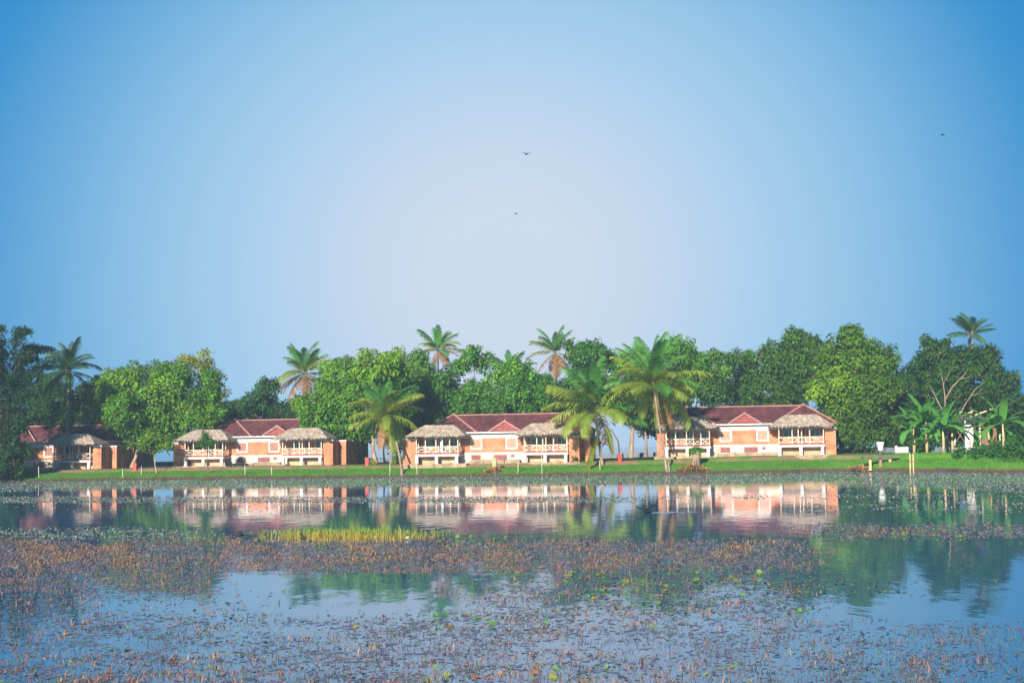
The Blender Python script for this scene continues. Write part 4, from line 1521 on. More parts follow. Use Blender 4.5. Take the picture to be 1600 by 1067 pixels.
def person():
    h = H[2]
    root = empty('person', hloc(h, -6.45, .95, 0), h.rotation_euler.z + R(0))
    tag(root, 'person in pink top sitting behind the railing of the middle cottage veranda', 'person')
    J = [((0, 0, .50), .15), ((0, .03, .75), .15), ((0, .04, .98), .16), ((0, .02, 1.10), .06), ((0, -.01, 1.17), .08), ((0, -.03, 1.27), .105), ((0, -.03, 1.36), .07),
         ((-.10, -.02, .50), .10), ((-.12, -.42, .50), .075), ((-.12, -.46, .10), .05), ((-.12, -.60, .05), .04),
         ((.10, -.02, .50), .10), ((.12, -.42, .50), .075), ((.12, -.46, .10), .05), ((.12, -.60, .05), .04),
         ((-.19, .03, 1.01), .065), ((-.25, -.05, .76), .048), ((-.17, -.28, .64), .036), ((-.15, -.36, .60), .03),
         ((.19, .03, 1.01), .065), ((.25, -.05, .76), .048), ((.17, -.28, .64), .036), ((.15, -.36, .60), .03)]
    E = [(0, 1), (1, 2), (2, 3), (3, 4), (4, 5), (5, 6), (0, 7), (7, 8), (8, 9), (9, 10), (0, 11), (11, 12), (12, 13), (13, 14), (2, 15), (15, 16), (16, 17), (17, 18), (2, 19), (19, 20), (20, 21), (21, 22)]
    me = bpy.data.meshes.new('body')
    me.from_pydata([j[0] for j in J], E, [])
    o = link(bpy.data.objects.new('body', me), root)
    sk = o.modifiers.new('skin', 'SKIN')
    for i, v in enumerate(me.skin_vertices[0].data if len(me.skin_vertices) else []):
        v.radius = (J[i][1], J[i][1])
        v.use_root = i == 0
    if not len(me.skin_vertices):
        bpy.context.view_layer.objects.active = o
        bpy.ops.mesh.customdata_skin_add()
        for i, v in enumerate(me.skin_vertices[0].data):
            v.radius = (J[i][1], J[i][1]); v.use_root = i == 0
    sb = o.modifiers.new('sub', 'SUBSURF'); sb.levels = 1; sb.render_levels = 2
    me.materials.append(M['skin'])
    m = MB(); m.lathe((0, -.015, 1.22), [(.10, 0), (.125, .06), (.125, .12), (.09, .18), (.03, .21)], 12); m.build('hair', M['hair'], root, smooth=True)
    m = MB()
    for zz0 in (0,):
        m.lathe((0, .03, .52), [(.20, 0), (.185, .2), (.20, .42), (.17, .52), (.09, .57)], 14)
    m.build('top', M['pink_cloth'], root, smooth=True)
person()

# ------------------------------------------------------------------ birds
def bird(px, py, D, span_px, lab, seed, mat, up=.25, yaw=0.0, z=None):
    p = at(px, py, D)
    root = empty('bird', p, yaw)
    tag(root, lab, 'bird', 'birds in the sky')
    w = span_px * D / FPX / 2
    m = MB()
    m.tube([(0, w * .75, .0), (0, w * .45, .02 * w), (0, 0, 0), (0, -w * .45, .03 * w), (0, -w * .62, .02 * w)], [w * .03, w * .12, w * .16, w * .1, w * .02], 8)
    m.build('body', M[mat], root, smooth=True)
    for s in (-1, 1):
        m = MB()
        pr = [(0, .1, -.28, 0), (.35, .2, -.25, up * .5), (.7, .12, -.25, up * .8), (1.0, -.12, -.3, up)]
        vs, fs = [], []
        for x, a, e, zz in pr:
            vs += [(s * x * w, a * w, zz * w), (s * x * w, e * w, zz * w), (s * x * w, (a + e) / 2 * w, zz * w + .03 * w)]
        for i in range(3):
            for k in range(3):
                a, b_ = 3 * i + k, 3 * i + (k + 1) % 3
                fs.append((a, b_, b_ + 3, a + 3))
        fs += [(0, 1, 2), (11, 10, 9)]
        m.add(vs, fs)
        m.build('wing', M[mat], root)
    m = MB(); m.add([(-.05 * w, -.4 * w, 0), (.05 * w, -.4 * w, 0), (.22 * w, -.95 * w, 0), (-.22 * w, -.95 * w, 0), (0, -.5 * w, .04 * w), (0, -.9 * w, .03 * w)], [(0, 1, 4), (1, 2, 5, 4), (2, 3, 5), (3, 0, 4, 5)])
    m.build('tail', M[mat], root)
bird(823, 241, 150, 15, 'largest dark bird high above the middle of the tree line', 1, 'bird_black', .22, R(25))
bird(806, 334, 170, 9, 'small dark bird just below the largest one', 2, 'bird_black', .1, R(-60))
bird(1473, 211, 160, 10, 'lone dark bird high in the right of the sky', 3, 'bird_black', .18, R(60))
bird(596, 466, 180, 6, 'tiny white bird low in the sky left of the middle', 4, 'bird_white', .3, R(40))

def cormorant():
    p = gnd(1008, 801)
    s = p.y / FPX
    root = empty('cormorant', (p.x, p.y, 0))
    root.scale = (.78, .78, .78)
    tag(root, 'dark cormorant with raised wings beating across the pond', 'bird')
    m = MB()
    m.tube([(.45, .05, .02), (.25, .02, .06), (0, 0, .16), (-.12, -.03, .30), (-.13, -.03, .46), (-.2, -.03, .52), (-.33, -.03, .52)], [.03, .09, .12, .07, .04, .05, .012], 9)
    m.build('body', M['bird_black'], root, smooth=True)
    for sgn in (-1, 1):
        vs, fs = [], []
        for x, a, e, zz in ((0, .18, -.1, .2), (.25, .2, -.16, .30), (.5, .14, -.2, .44 + .05 * sgn), (.72, 0, -.2, .50 + .06 * sgn)):
            vs += [(sgn * x + .03, a, zz), (sgn * x + .03, e, zz - .03), (sgn * x + .03, (a + e) / 2, zz + .05)]
        for i in range(3):
            for k in range(3):
                a, b_ = 3 * i + k, 3 * i + (k + 1) % 3
                fs.append((a, b_, b_ + 3, a + 3))
        fs += [(0, 1, 2), (11, 10, 9)]
        m = MB(); m.add(vs, fs); m.build('wing', M['bird_black'], root)
    # splash wake: low ridges of broken water trailing to the right
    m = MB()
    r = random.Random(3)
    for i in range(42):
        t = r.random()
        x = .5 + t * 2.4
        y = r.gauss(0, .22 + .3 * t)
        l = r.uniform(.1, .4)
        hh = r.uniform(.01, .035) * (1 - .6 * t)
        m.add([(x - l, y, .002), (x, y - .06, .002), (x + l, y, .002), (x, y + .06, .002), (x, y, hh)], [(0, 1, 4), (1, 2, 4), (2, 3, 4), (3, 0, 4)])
    o = m.build('wake', M['wake_sky_tint'])
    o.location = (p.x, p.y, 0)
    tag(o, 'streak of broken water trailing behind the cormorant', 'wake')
cormorant()

def wader(px, py, lab, seed, hs):
    p = gnd(px, py)
    root = empty('wading_bird', (p.x, p.y, 0), rnd(-1, 1))
    tag(root, lab, 'bird', 'small dark birds among the weed')
    m = MB()
    m.tube([(.16 * hs, 0, .14 * hs), (.06 * hs, 0, .15 * hs), (-.06 * hs, 0, .17 * hs), (-.12 * hs, 0, .25 * hs), (-.15 * hs, 0, .31 * hs), (-.21 * hs, 0, .30 * hs)], [.01, .06 * hs, .07 * hs, .04 * hs, .04 * hs, .008], 8)
    m.build('body', M['bird_brown'], root, smooth=True)
    for s in (-1, 1):
        m = MB(); m.tube([(0, s * .03 * hs, .12 * hs), (0, s * .03 * hs, -.05)], .008, 5); m.build('leg', M['bird_brown'], root)
wader(375, 842, 'small dark bird standing left of the yellow grass', 1, 1.3)
wader(475, 847, 'small dark bird at the foot of the yellow grass', 2, 1.2)

# white water lily flower
def flower():
    p = gnd(637, 843)
    root = empty('water_lily_flower', (p.x, p.y, 0))
    tag(root, 'pale open flower at the foot of the yellow grass', 'flower')
    for ring, (n, el, L) in enumerate(((9, .45, .17), (7, .95, .13))):
        for i in range(n):
            a = 2 * math.pi * i / n + ring * .3
            d = Vector((math.cos(a) * math.cos(el), math.sin(a) * math.cos(el), math.sin(el)))
            sd_ = Vector((-math.sin(a), math.cos(a), 0)) * .04
            m = MB(); q = Vector((0, 0, .03))
            m.add([q, q + d * L * .5 + sd_, q + d * L, q + d * L * .5 - sd_, q + d * L * .5 - Vector((0, 0, .012))], [(0, 1, 4), (1, 2, 4), (2, 3, 4), (3, 0, 4)])
            m.build('petal', M['petal'], root)
flower()

# ------------------------------------------------------------------ pond plants
def sm(x, a, b):
    return np.clip((x - a) / (b - a), 0, 1)
def box(x, y, x0, x1, y0, y1, fx=30, fy=6):
    return sm(x, x0 - fx, x0 + fx) * (1 - sm(x, x1 - fx, x1 + fx)) * sm(y, y0 - fy, y0 + fy) * (1 - sm(y, y1 - fy, y1 + fy))
_CR = np.array(CROT)
def to_water(px, py):
    d = np.stack([(px - 800) / FPX, (533.5 - py) / FPX, -np.ones_like(px)], 1) @ _CR.T
    t = -CAM_Z / d[:, 2]
    return d[:, 0] * t, d[:, 1] * t, t

def blades(name, label, px, py, hgt, wid, cols, lean, mat, per=3, jitter=.06, cat='weed'):
    """upright narrow leaves, each a bent strip of two quads, rooted in the water"""
    n = len(px)
    X, Y, T = to_water(px, py)
    X = np.repeat(X, per); Y = np.repeat(Y, per); T = np.repeat(T, per)
    h = np.repeat(hgt, per) * rng.uniform(.45, 1.15, n * per)
    w = np.repeat(wid, per) * rng.uniform(.6, 1.3, n * per)
    N = n * per
    jit = jitter * (1 + T / 40)
    X = X + rng.normal(size=N) * jit; Y = Y + rng.normal(size=N) * jit
    az = rng.random(N) * 2 * np.pi
    l = lean * rng.random(N)
    dx, dy = np.cos(az) * l * h, np.sin(az) * l * h
    wx, wy = np.cos(az + 1.57) * w * .5, np.sin(az + 1.57) * w * .5
    # keep blades partly facing the open side so that they stay visible when thin
    P = lambda x, y, z: np.stack([x, y, z], 1)
    z0 = -0.02 * np.ones(N)
    v = np.stack([P(X - wx, Y - wy, z0), P(X + wx, Y + wy, z0), P(X + wx * .8 + dx * .4, Y + wy * .8 + dy * .4, h * .6), P(X - wx * .8 + dx * .4, Y - wy * .8 + dy * .4, h * .6),
                  P(X + wx * .15 + dx, Y + wy * .15 + dy, h), P(X - wx * .15 + dx, Y - wy * .15 + dy, h)], 1).reshape(-1, 3)
    b = np.arange(N) * 6
    q = np.concatenate([np.stack([b, b + 1, b + 2, b + 3], 1), np.stack([b + 3, b + 2, b + 4, b + 5], 1)])
    c = np.repeat(cols, per, axis=0) * rng.uniform(.65, 1.35, N)[:, None]
    c6 = np.repeat(c, 6, axis=0)
    o = np_mesh(name, v, q, c6, mat)
    tag(o, label, cat, kind='stuff')
    return o

def pads(name, label, px, py, size, cols, tilt, mat, cat='water plants', aspect=.85):
    """small floating leaves: six-sided, slightly tilted and cupped"""
    n = len(px)
    X, Y, T = to_water(px, py)
    r = size * rng.uniform(.5, 1.3, n)
    az = rng.random(n) * 2 * np.pi
    tx, ty = rng.normal(size=n) * tilt, rng.normal(size=n) * tilt
    vs = []
    for k in range(6):
        a = az + k * np.pi / 3
        lx, ly = np.cos(k * np.pi / 3) * r, np.sin(k * np.pi / 3) * r * aspect
        ox, oy = lx * np.cos(az) - ly * np.sin(az), lx * np.sin(az) + ly * np.cos(az)
        vs.append(np.stack([X + ox, Y + oy, np.maximum(.006 + ox * tx + oy * ty + .3 * (np.abs(tx) + np.abs(ty)) * r, .004)], 1))
    v = np.stack(vs, 1).reshape(-1, 3)
    b = np.arange(n) * 6
    q = np.concatenate([np.stack([b, b + 1, b + 2, b + 3], 1), np.stack([b, b + 3, b + 4, b + 5], 1)])
    c = np.repeat(cols * rng.uniform(.7, 1.3, n)[:, None], 6, axis=0)
    o = np_mesh(name, v, q, c, mat)
    tag(o, label, cat, kind='stuff')
    return o

def sample(n, dens, y0, y1):
    px = rng.uniform(-220, 1820, n)
    py = rng.uniform(y0, y1, n)
    d = dens(px, py + ROLL * (px - 800) * .0)
    k = rng.random(n) < d
    return px[k], py[k]
def pick(pal, n, w=None):
    pal = np.array(pal)
    return pal[rng.choice(len(pal), n, p=w)]

def near(x, y):
    return np.clip((to_water(x, y)[2] / 52.0) ** 1.35, 0, 1)

# yellow-green marsh grass
def d_grass(x, y):
    top = 829 + 3 * (vnoise(x * .02, 1.0) - .5)
    return box(x, y, 440, 650, top, 844 - 4 * sm(x, 560, 720), 60, 3) * np.clip(fbm(x * .03, y * .15) * 2.2 - .35, .05, 1)
px, py = sample(34000, d_grass, 820, 856)
t = sm(py, 828, 846)
col = np.array([.22, .38, .06]) * (1 - t)[:, None] + np.array([.46, .30, .07]) * t[:, None]
blades('marsh_grass', 'yellow-green marsh grass growing in a strip in the pond', px, py, (.10 + .36 * rng.random(len(px)) ** 1.6) * (.6 + .7 * vnoise(px * .05, 4.0)) * (.35 + .65 * box(px, py, 460, 630, 700, 900, 70, 5)), np.full(len(px), .028), col, .5, M['weed'], per=3, cat='grass')

# russet and purple weed
def d_weed(x, y):
    n = fbm(x * .012, y * .05)
    n2 = np.clip((fbm(x * .03 + 50, y * .11 + 7) - .5) * np.where(y > 960, 2.4, 1.25) + .5, 0, 1)
    d = 0 * x
    d = np.maximum(d, .95 * box(x, y, -400, 1010, 842 - 6 * (n - .5), 892, 60, 7) * np.clip(n2 * 2.4 - .45, .05, 1))
    d = np.maximum(d, .6 * box(x, y, 960, 1290, 846, 888, 40, 8) * np.clip(n2 * 2.4 - .45, .03, 1))
    d = np.maximum(d, .75 * box(x, y, -400, 330, 850, 925, 50, 12) * np.clip(n2 * 2.4 - .5, .02, 1))
    d = np.maximum(d, .45 * box(x, y, 1265, 2000, 822, 838, 40, 3) * np.clip(n2 * 2.2 - .4, .02, 1))
    d = np.maximum(d, .95 * box(x, y, -400, 470, 1022 - 10 * (n - .5), 1200, 90, 14) * np.clip(n2 * 2.6 - .65, .01, 1))
    d = np.maximum(d, .55 * box(x, y, 380, 1000, 1005, 1200, 90, 18) * np.clip(n2 * 2.8 - .85, .0, 1))
    d = np.maximum(d, .34 * box(x, y, 960, 1500, 1010, 1200, 90, 18) * np.clip(n2 * 2.8 - .9, .0, 1))
    d = np.maximum(d, .25 * box(x, y, -400, 400, 925, 1010, 60, 12) * np.clip(n2 * 2.4 - .6, .0, 1))
    d = np.maximum(d, .30 * box(x, y, 720, 1260, 900, 1000, 50, 14) * np.clip(n2 * 2.6 - .8, .0, 1))
    return d
px, py = sample(80000, lambda x, y: d_weed(x, y) * near(x, y), 812, 1095)
n_ = fbm(px * .02 + 9, py * .07)
hot = np.clip((n_ - .42) * 5, 0, 1)[:, None]
base = pick([[.40, .17, .10], [.33, .15, .11], [.26, .15, .19], [.20, .15, .25], [.42, .27, .10], [.16, .22, .10]], len(px), [.28, .24, .18, .12, .1, .08])
warm = pick([[.52, .26, .14], [.52, .36, .13], [.44, .21, .13]], len(px))
col = base * (1 - .6 * hot) + warm * .6 * hot
_, _, T = to_water(px, py)
blades('pond_weed', 'russet and purple weed standing in the shallow pond', px, py, (.015 + .085 * rng.random(len(px)) ** 2.4) * (1 + .5 * hot[:, 0]), .011 + T * .00024, col, 2.6, M['weed'], per=4, jitter=.05)

# low carpet of half-floating weed between the stems
def pools(x, y):
    return np.clip(box(x, y, 345, 735, 898, 961, 22, 4) + box(x, y, 1250, 1760, 846, 975, 50, 8) * (1 - .8 * box(x, y, 1060, 1440, 902, 912, 40, 3)) + box(x, y, 140, 360, 936, 962, 40, 5), 0, 1)
def d_carpet(x, y):
    n2 = fbm(x * .016 + 21, y * .09 + 3)
    n3 = fbm(x * .05 + 2, y * .22 + 8)
    d = .95 * box(x, y, -500, 1270, 846, 893, 60, 5) * np.clip(.35 + 1.3 * n3, 0, 1)
    d = np.maximum(d, .85 * box(x, y, -500, 345, 850, 930, 40, 9) * np.clip(.1 + 1.4 * n3, 0, 1))
    d = np.maximum(d, .55 * box(x, y, 700, 1270, 888, 1000, 50, 8) * np.clip(n3 * 2.6 - .65, .03, 1))
    d = np.maximum(d, .55 * box(x, y, -500, 2000, 966, 1300, 60, 8) * np.clip(n2 * 4.0 + n3 - 1.9, .02, 1) * (1 - .55 * sm(x, 500, 1100)))
    d = np.maximum(d, .45 * box(x, y, -500, 420, 925, 1000, 60, 8) * np.clip(n3 * 2.6 - .7, .02, 1))
    d = np.maximum(d, .75 * box(x, y, 1255, 2000, 818, 840, 50, 4) * np.clip(n3 * 2.6 - .5, .02, 1))
    d = np.maximum(d, .35 * box(x, y, 1060, 1440, 903, 911, 60, 3) * np.clip(n3 * 2.6 - .5, .02, 1))
    return d * (1 - .985 * pools(x, y))
px, py = sample(330000, lambda x, y: d_carpet(x, y) * near(x, y) ** .5, 812, 1095)
_, _, T = to_water(px, py)
n_ = fbm(px * .02 + 9, py * .07)
hot = np.clip((n_ - .45) * 5, 0, 1)[:, None] * sm(py, 1000, 880)[:, None]
c1 = pick([[.30, .24, .31], [.24, .25, .35], [.34, .22, .21], [.21, .26, .22], [.24, .28, .34], [.26, .24, .15]], len(px))
c2 = pick([[.50, .27, .18], [.44, .22, .16], [.46, .34, .16]], len(px))
pads('weed_carpet', 'low mauve and russet carpet of half-floating weed', px, py, .012 + T * (.00030 + .00034 * sm(T, 34, 48)), c1 * (1 - .75 * hot) + c2 * .75 * hot, .10 + .26 * sm(T, 32, 50), M['weed'], 'floating weed', aspect=.34)

# thin film of flat weed lying on the surface, in drifts
def d_film(x, y):
    n3 = fbm(x * .014 + 61, y * .16 + 5)
    n4 = fbm(x * .05 + 11, y * .4 + 9)
    return np.clip(d_carpet(x, y) * 1.1, 0, 1) * np.clip((n3 * .65 + n4 * .35 - .36) * 5, .04, 1)
px, py = sample(62000, lambda x, y: d_film(x, y) * near(x, y) ** .35, 812, 1095)
_, _, T = to_water(px, py)
n_ = fbm(px * .02 + 9, py * .07)
hot = np.clip((n_ - .45) * 5, 0, 1)[:, None] * sm(py, 1000, 880)[:, None]
c1 = pick([[.34, .33, .46], [.29, .36, .50], [.37, .30, .36], [.27, .36, .38], [.30, .38, .52]], len(px))
c2 = pick([[.42, .28, .24], [.38, .26, .26], [.40, .32, .22]], len(px))
pads('weed_film', 'flat film of blue-mauve weed drifting on the near pond', px, py, .03 + T * .0016, c1 * (1 - .7 * hot) + c2 * .7 * hot, .012, M['weed'], 'floating weed', aspect=.6)

# fine dark stems, sparse, everywhere over the near water
def d_stem(x, y):
    n2 = fbm(x * .018 + 80, y * .08 + 17)
    pool = box(x, y, 345, 735, 897, 962, 22, 5) + box(x, y, 1235, 1700, 842, 972, 50, 9) + box(x, y, 140, 360, 934, 962, 40, 6)
    d = box(x, y, -400, 2000, 850, 1200, 60, 10) * np.clip(n2 * 4.2 - 1.65, .02, 1)
    return d * np.clip(1 - pool * 1.02, 0.006, 1) * .75
px, py = sample(52000, lambda x, y: d_stem(x, y) * near(x, y) ** .6, 840, 1095)
_, _, T = to_water(px, py)
col = pick([[.20, .15, .22], [.26, .16, .16], [.15, .18, .28], [.20, .22, .13], [.14, .22, .20]], len(px))
blades('reed_stems', 'fine dark stems poking out of the near water', px, py, (.015 + .13 * rng.random(len(px)) ** 3), .008 + T * .00018, col, 3.5, M['weed'], per=3, jitter=.10)

# floating leaf mats: far strips and the lily zone
def d_far(x, y):
    n = fbm(x * .01 + 31, y * .25)
    n2 = fbm(x * .035 + 3, y * .5 + 2)
    top = np.interp(x, [w[0] for w in WATERLINE], [w[1] for w in WATERLINE])
    b1 = np.interp(x, [-300, 0, 300, 700, 1000, 1300, 1600, 2000], [772, 768, 763, 760, 757, 752, 770, 772]) + 3 * (n - .5)
    d = sm(y, top + .5, top + 2) * (1 - sm(y, b1 - 1.5, b1 + 1.5)) * .9
    d = np.maximum(d, .9 * box(x, y, -400, 960, 776 + 3 * (n - .5), 785, 130, 1.6) * np.clip(n2 * 3 - .4, 0, 1))
    d = np.maximum(d, .35 * box(x, y, 950, 1600, 772, 779, 120, 2) * np.clip(n2 * 3 - 1.1, 0, 1))
    d = np.maximum(d, .30 * box(x, y, 1290, 2000, 760, 800, 60, 5) * np.clip(n2 * 3.4 - 1.5, 0, 1))
    d = np.maximum(d, .12 * box(x, y, -400, 500, 788, 800, 80, 5) * np.clip(n2 * 3.2 - 1.2, 0, 1))
    d = np.maximum(d, .7 * box(x, y, -300, 300, 826, 842, 60, 4) * np.clip(n2 * 3 - .9, 0, 1))
    return d
px, py = sample(400000, d_far, 735, 846)
_, _, T = to_water(px, py)
col = pick([[.16, .19, .13], [.19, .22, .10], [.15, .14, .17], [.22, .24, .16], [.20, .15, .13], [.12, .19, .16]], len(px))
pads('floating_mat', 'grey-green mat of small floating leaves near the far bank', px, py, .02 + T * .00030, col * np.array([1.9, 1.95, 2.05]), .32, M['weed'], 'floating weed')

def d_lily(x, y):
    n2 = fbm(x * .022 + 13, y * .10 + 2)
    d = .75 * box(x, y, 850, 1270, 888, 962, 50, 10) * np.clip(n2 * 3 - .8, 0.03, 1)
    d = np.maximum(d, .5 * box(x, y, 560, 900, 955, 992, 60, 8) * np.clip(n2 * 3 - .9, 0.02, 1))
    d = np.maximum(d, .7 * box(x, y, 1270, 1560, 830, 845, 40, 3) * np.clip(n2 * 3 - .8, .03, 1))
    d = np.maximum(d, .6 * box(x, y, 670, 800, 836, 848, 30, 3) * np.clip(n2 * 3 - .8, .03, 1))
    d = np.maximum(d, .35 * box(x, y, 1080, 1420, 905, 930, 50, 5) * np.clip(n2 * 3 - .8, .03, 1))
    d = np.maximum(d, .28 * box(x, y, -100, 420, 925, 1015, 60, 8) * np.clip(n2 * 3 - .9, .0, 1))
    d = np.maximum(d, .35 * box(x, y, 540, 1000, 1035, 1075, 60, 8) * np.clip(n2 * 3 - 1.0, .0, 1))
    d = np.maximum(d, .4 * box(x, y, 220, 560, 868, 892, 60, 4) * np.clip(n2 * 3 - .9, .0, 1))
    d = np.maximum(d, .20 * box(x, y, -400, 2000, 905, 1200, 60, 14) * np.clip(n2 * 3 - 1.0, .0, 1) * (1 - .97 * np.clip(box(x, y, 345, 735, 897, 962, 22, 5) + box(x, y, 1235, 1700, 842, 972, 50, 9), 0, 1)))
    return d * .8
px, py = sample(85000, d_lily, 822, 1090)
_, _, T = to_water(px, py)
col = pick([[.10, .17, .12], [.12, .20, .10], [.09, .11, .16], [.13, .12, .15], [.20, .30, .07], [.10, .15, .18]], len(px), [.20, .22, .13, .12, .19, .14])
pads('floating_leaves', 'small grey-green floating leaves scattered over the near pond', px, py, .026 + T * .0005, col * 1.4, .16, M['weed'], 'floating weed')

# larger single lily pads
def lily_mesh(seed, fold):
    r = random.Random(seed)
    m = MB()
    n = 16
    vs = [(0, 0, .01)]
    for i in range(n):
        a = .28 + (2 * math.pi - .56) * i / (n - 1)
        rad = r.uniform(.92, 1.04)
        vs.append((rad * math.cos(a), rad * math.sin(a), .03 + .10 * r.random() * .5 + fold * abs(math.sin(a)) ** 1.5 * .5))
    fs = [(0, i, i + 1) for i in range(1, n)]
    m.add(vs, fs, (1, 1, 1))
    return m
material('pad_green', (0.11, 0.25, 0.04), rough=0.45, var=0.3, scale=2, trans=.2)
material('pad_olive', (0.22, 0.22, 0.04), rough=0.5, var=0.3, scale=2, trans=.2)
material('pad_brown', (0.20, 0.075, 0.03), rough=0.6, var=0.4, scale=3, trans=.1)
LM = {}
for kind in ('pad_green', 'pad_olive', 'pad_brown'):
    for k in range(3):
        o = lily_mesh(k + 5, .1 + .45 * k * (1.3 if kind != 'pad_green' else .8)).build('lily_pad', M[kind])
        LM[(kind, k)] = o.data
        bpy.data.objects.remove(o)
key = [(770, 978, 14, 'pad_green'), (745, 967, 10, 'pad_green'), (680, 963, 9, 'pad_green'), (555, 981, 8, 'pad_olive'), (1028, 944, 9, 'pad_green'), (1088, 909, 11, 'pad_green'), (1150, 909, 10, 'pad_olive'), (1186, 899, 11, 'pad_green'),
       (1002, 908, 11, 'pad_green'), (978, 911, 12, 'pad_olive'), (890, 901, 11, 'pad_olive'), (915, 906, 9, 'pad_brown'), (972, 921, 8, 'pad_brown'), (849, 942, 7, 'pad_brown'), (917, 964, 7, 'pad_brown'), (940, 925, 8, 'pad_green'),
       (1396, 836, 8, 'pad_green'), (1412, 837, 8, 'pad_green'), (1500, 840, 7, 'pad_green'), (1554, 908, 8, 'pad_olive'), (864, 1065, 15, 'pad_olive'), (698, 1058, 11, 'pad_olive'), (835, 1056, 11, 'pad_brown'), (742, 1063, 12, 'pad_brown'), (868, 1049, 11, 'pad_green'),
       (1145, 1045, 11, 'pad_green'), (692, 839, 6, 'pad_green'), (715, 841, 7, 'pad_green'), (735, 840, 6, 'pad_green'), (790, 840, 6, 'pad_green'), (1018, 983, 8, 'pad_green'), (1130, 905, 8, 'pad_brown'), (1090, 897, 8, 'pad_green'), (730, 964, 7, 'pad_brown'), (790, 1045, 9, 'pad_brown'), (1020, 980, 6, 'pad_olive')]
lr = random.Random(99)
for i in range(70):
    if lr.random() < .68: x, y = lr.uniform(860, 1270), lr.uniform(892, 958)
    elif lr.random() < .5: x, y = lr.uniform(560, 900), lr.uniform(955, 990)
    else: x, y = lr.uniform(600, 1100), lr.uniform(1030, 1066)
    key.append((x, y, lr.uniform(4.5, 8.5), lr.choice(['pad_green', 'pad_green', 'pad_olive', 'pad_brown', 'pad_green'])))
LAB = {'pad_green': 'bright green lily pad lying on the pond', 'pad_olive': 'yellow-olive lily pad curling above the pond', 'pad_brown': 'withered brown lily pad curling on the pond'}
for (x, y, wpx, kind) in key:
    p = gnd(x, y)
    s = wpx * p.y / FPX / 2 * .92
    o = bpy.data.objects.new('lily_pad', LM[(kind, lr.randrange(3))])
    link(o)
    tl = min(max(lr.gauss(.62, .25), .1), 1.1)
    o.location = (p.x, p.y, .01 + s * .9 * math.sin(tl))
    o.scale = (s, s, s)
    o.rotation_euler = (Matrix.Rotation(tl, 3, 'X') @ Matrix.Rotation(lr.gauss(0, .3), 3, 'Y') @ Matrix.Rotation(lr.uniform(0, 6.28), 3, 'Z')).to_euler()
    tag(o, LAB[kind], 'lily pad', {'pad_green': 'bright green lily pads', 'pad_olive': 'yellow-olive lily pads', 'pad_brown': 'withered brown lily pads'}[kind])

# ------------------------------------------------------------------ grass on the bank and reeds on the right
def bank_grass():
    n = 110000
    X = rng.uniform(-105, 100, n)
    V = rng.uniform(.35, 10.5, n) ** 1.0
    keep = (V < 5.5 + 1.2 * (fbm(X * .16 + 9, V * .3) - .5)) | (X > 50) | (rng.random(n) < .05)
    X, V = X[keep], V[keep]
    Y = edge(X) + V
    Z = land(X, Y) - .03
    n = len(X)
    h = rng.uniform(.06, .2, n) * np.where(X > 52, 1.6, 1.0)
    w = rng.uniform(.04, .09, n)
    az = rng.random(n) * 6.28
    l = rng.random(n) * .7
    wx, wy = np.cos(az) * w / 2, np.sin(az) * w / 2
    dx, dy = np.cos(az + 1.5) * l * h, np.sin(az + 1.5) * l * h
    P = lambda x, y, z: np.stack([x, y, z], 1)
    v = np.stack([P(X - wx, Y - wy, Z), P(X + wx, Y + wy, Z), P(X + wx * .2 + dx, Y + wy * .2 + dy, Z + h), P(X - wx * .2 + dx, Y - wy * .2 + dy, Z + h)], 1).reshape(-1, 3)
    g = fbm(X * .4, V * .8)[:, None]
    c = np.array([.07, .29, .026]) * (1 - g) + np.array([.13, .31, .035]) * g
    c = c * rng.uniform(.7, 1.35, n)[:, None]
    dry = (rng.random(n) < .06)[:, None]
    c = np.where(dry, np.array([.30, .24, .10]), c)
    o = np_mesh('bank_grass', v, np.arange(n * 4).reshape(n, 4), np.repeat(c, 4, axis=0), M['weed'])
    tag(o, 'short green grass covering the sloping bank', 'grass', kind='stuff')
bank_grass()
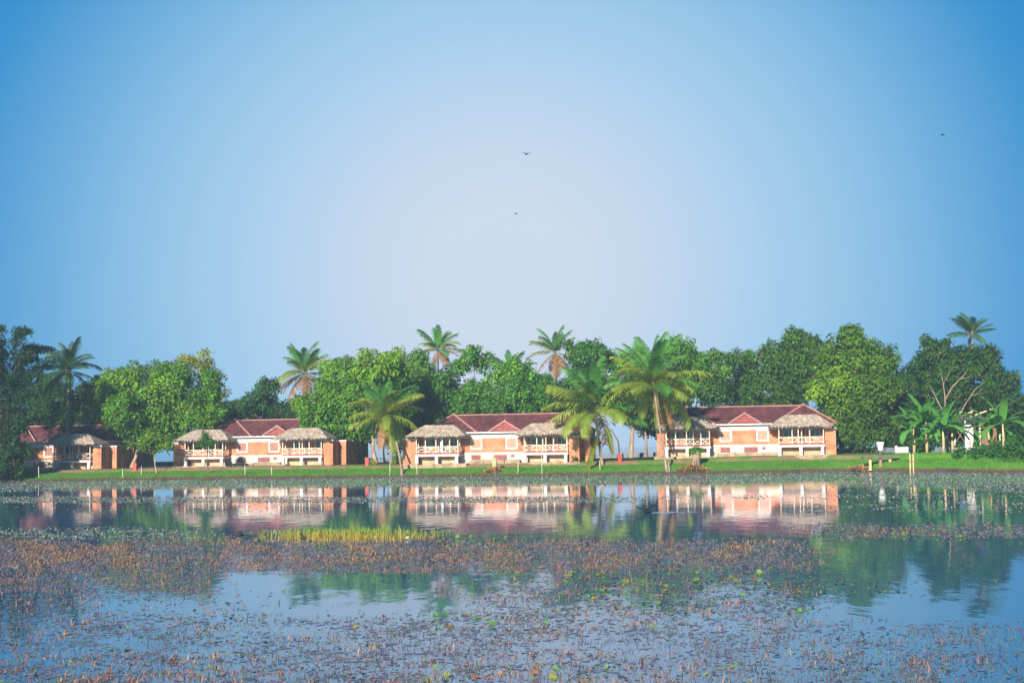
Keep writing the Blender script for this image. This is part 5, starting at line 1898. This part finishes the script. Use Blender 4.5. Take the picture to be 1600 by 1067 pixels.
def shore_fringe():
    n = 26000
    X = rng.uniform(-105, 100, n)
    keep = rng.random(n) < np.clip(fbm(X * .35, 7.0) * 3.2 - 1.0, .06, 1)
    X = X[keep]
    n = len(X)
    V = rng.normal(.25, .35, n)
    Y = edge(X) + V
    Z = np.maximum(land(X, Y), 0) - .05
    h = rng.uniform(.06, .34, n)
    w = rng.uniform(.03, .07, n)
    az = rng.random(n) * 6.28
    l = rng.random(n) * 1.1
    wx, wy = np.cos(az) * w / 2, np.sin(az) * w / 2
    dx, dy = np.cos(az + 1.5) * l * h, np.sin(az + 1.5) * l * h
    P = lambda x, y, z: np.stack([x, y, z], 1)
    v = np.stack([P(X - wx, Y - wy, Z), P(X + wx, Y + wy, Z), P(X + wx * .2 + dx, Y + wy * .2 + dy, Z + h), P(X - wx * .2 + dx, Y - wy * .2 + dy, Z + h)], 1).reshape(-1, 3)
    c = pick([[.30, .20, .10], [.22, .14, .08], [.12, .20, .05], [.36, .28, .14], [.16, .10, .07]], n) * rng.uniform(.6, 1.3, n)[:, None]
    o = np_mesh('shore_fringe', v, np.arange(n * 4).reshape(n, 4), np.repeat(c, 4, axis=0), M['weed'])
    tag(o, 'ragged fringe of dry stalks along the muddy water edge', 'grass', kind='stuff')
shore_fringe()
def reeds():
    n = 14000
    x0, x1 = at(1500, 700, 185).x, at(1680, 700, 185).x
    X = rng.uniform(x0, x1, n)
    V = rng.uniform(3.0, 13, n)
    Y = edge(X) + V
    Z = land(X, Y) - .05
    h = rng.uniform(.5, 1.5, n) * np.clip((X - x0) / 5, .35, 1)
    w = rng.uniform(.04, .08, n)
    az = rng.random(n) * 6.28
    l = rng.random(n) * .4
    wx, wy = np.cos(az) * w / 2, np.sin(az) * w / 2
    dx, dy = np.cos(az + 1.5) * l * h, np.sin(az + 1.5) * l * h
    P = lambda x, y, z: np.stack([x, y, z], 1)
    v = np.stack([P(X - wx, Y - wy, Z), P(X + wx, Y + wy, Z), P(X + wx * .2 + dx, Y + wy * .2 + dy, Z + h), P(X - wx * .2 + dx, Y - wy * .2 + dy, Z + h)], 1).reshape(-1, 3)
    c = np.array([.045, .14, .028]) * rng.uniform(.6, 1.4, n)[:, None]
    o = np_mesh('reed_bed', v, np.arange(n * 4).reshape(n, 4), np.repeat(c, 4, axis=0), M['weed'])
    tag(o, 'tall green reeds on the right bank below the shelter', 'reeds', kind='stuff')
reeds()

# ------------------------------------------------------------------ thin haze in the air over pond and bank
hm = bpy.data.materials.new('haze')
hm.use_nodes = True
hm.node_tree.nodes.clear()
ho = hm.node_tree.nodes.new('ShaderNodeOutputMaterial')
hv = hm.node_tree.nodes.new('ShaderNodeVolumePrincipled')
hv.inputs['Color'].default_value = (0.55, 0.80, 1.0, 1)
hv.inputs['Density'].default_value = 0.00038
hm.node_tree.links.new(hv.outputs[0], ho.inputs['Volume'])
hb = MB()
hb.box(-320, 320, -70, 330, -2.6, 36)
tag(hb.build('haze', hm), 'thin blue haze over the pond and the bank', 'haze', kind='stuff')
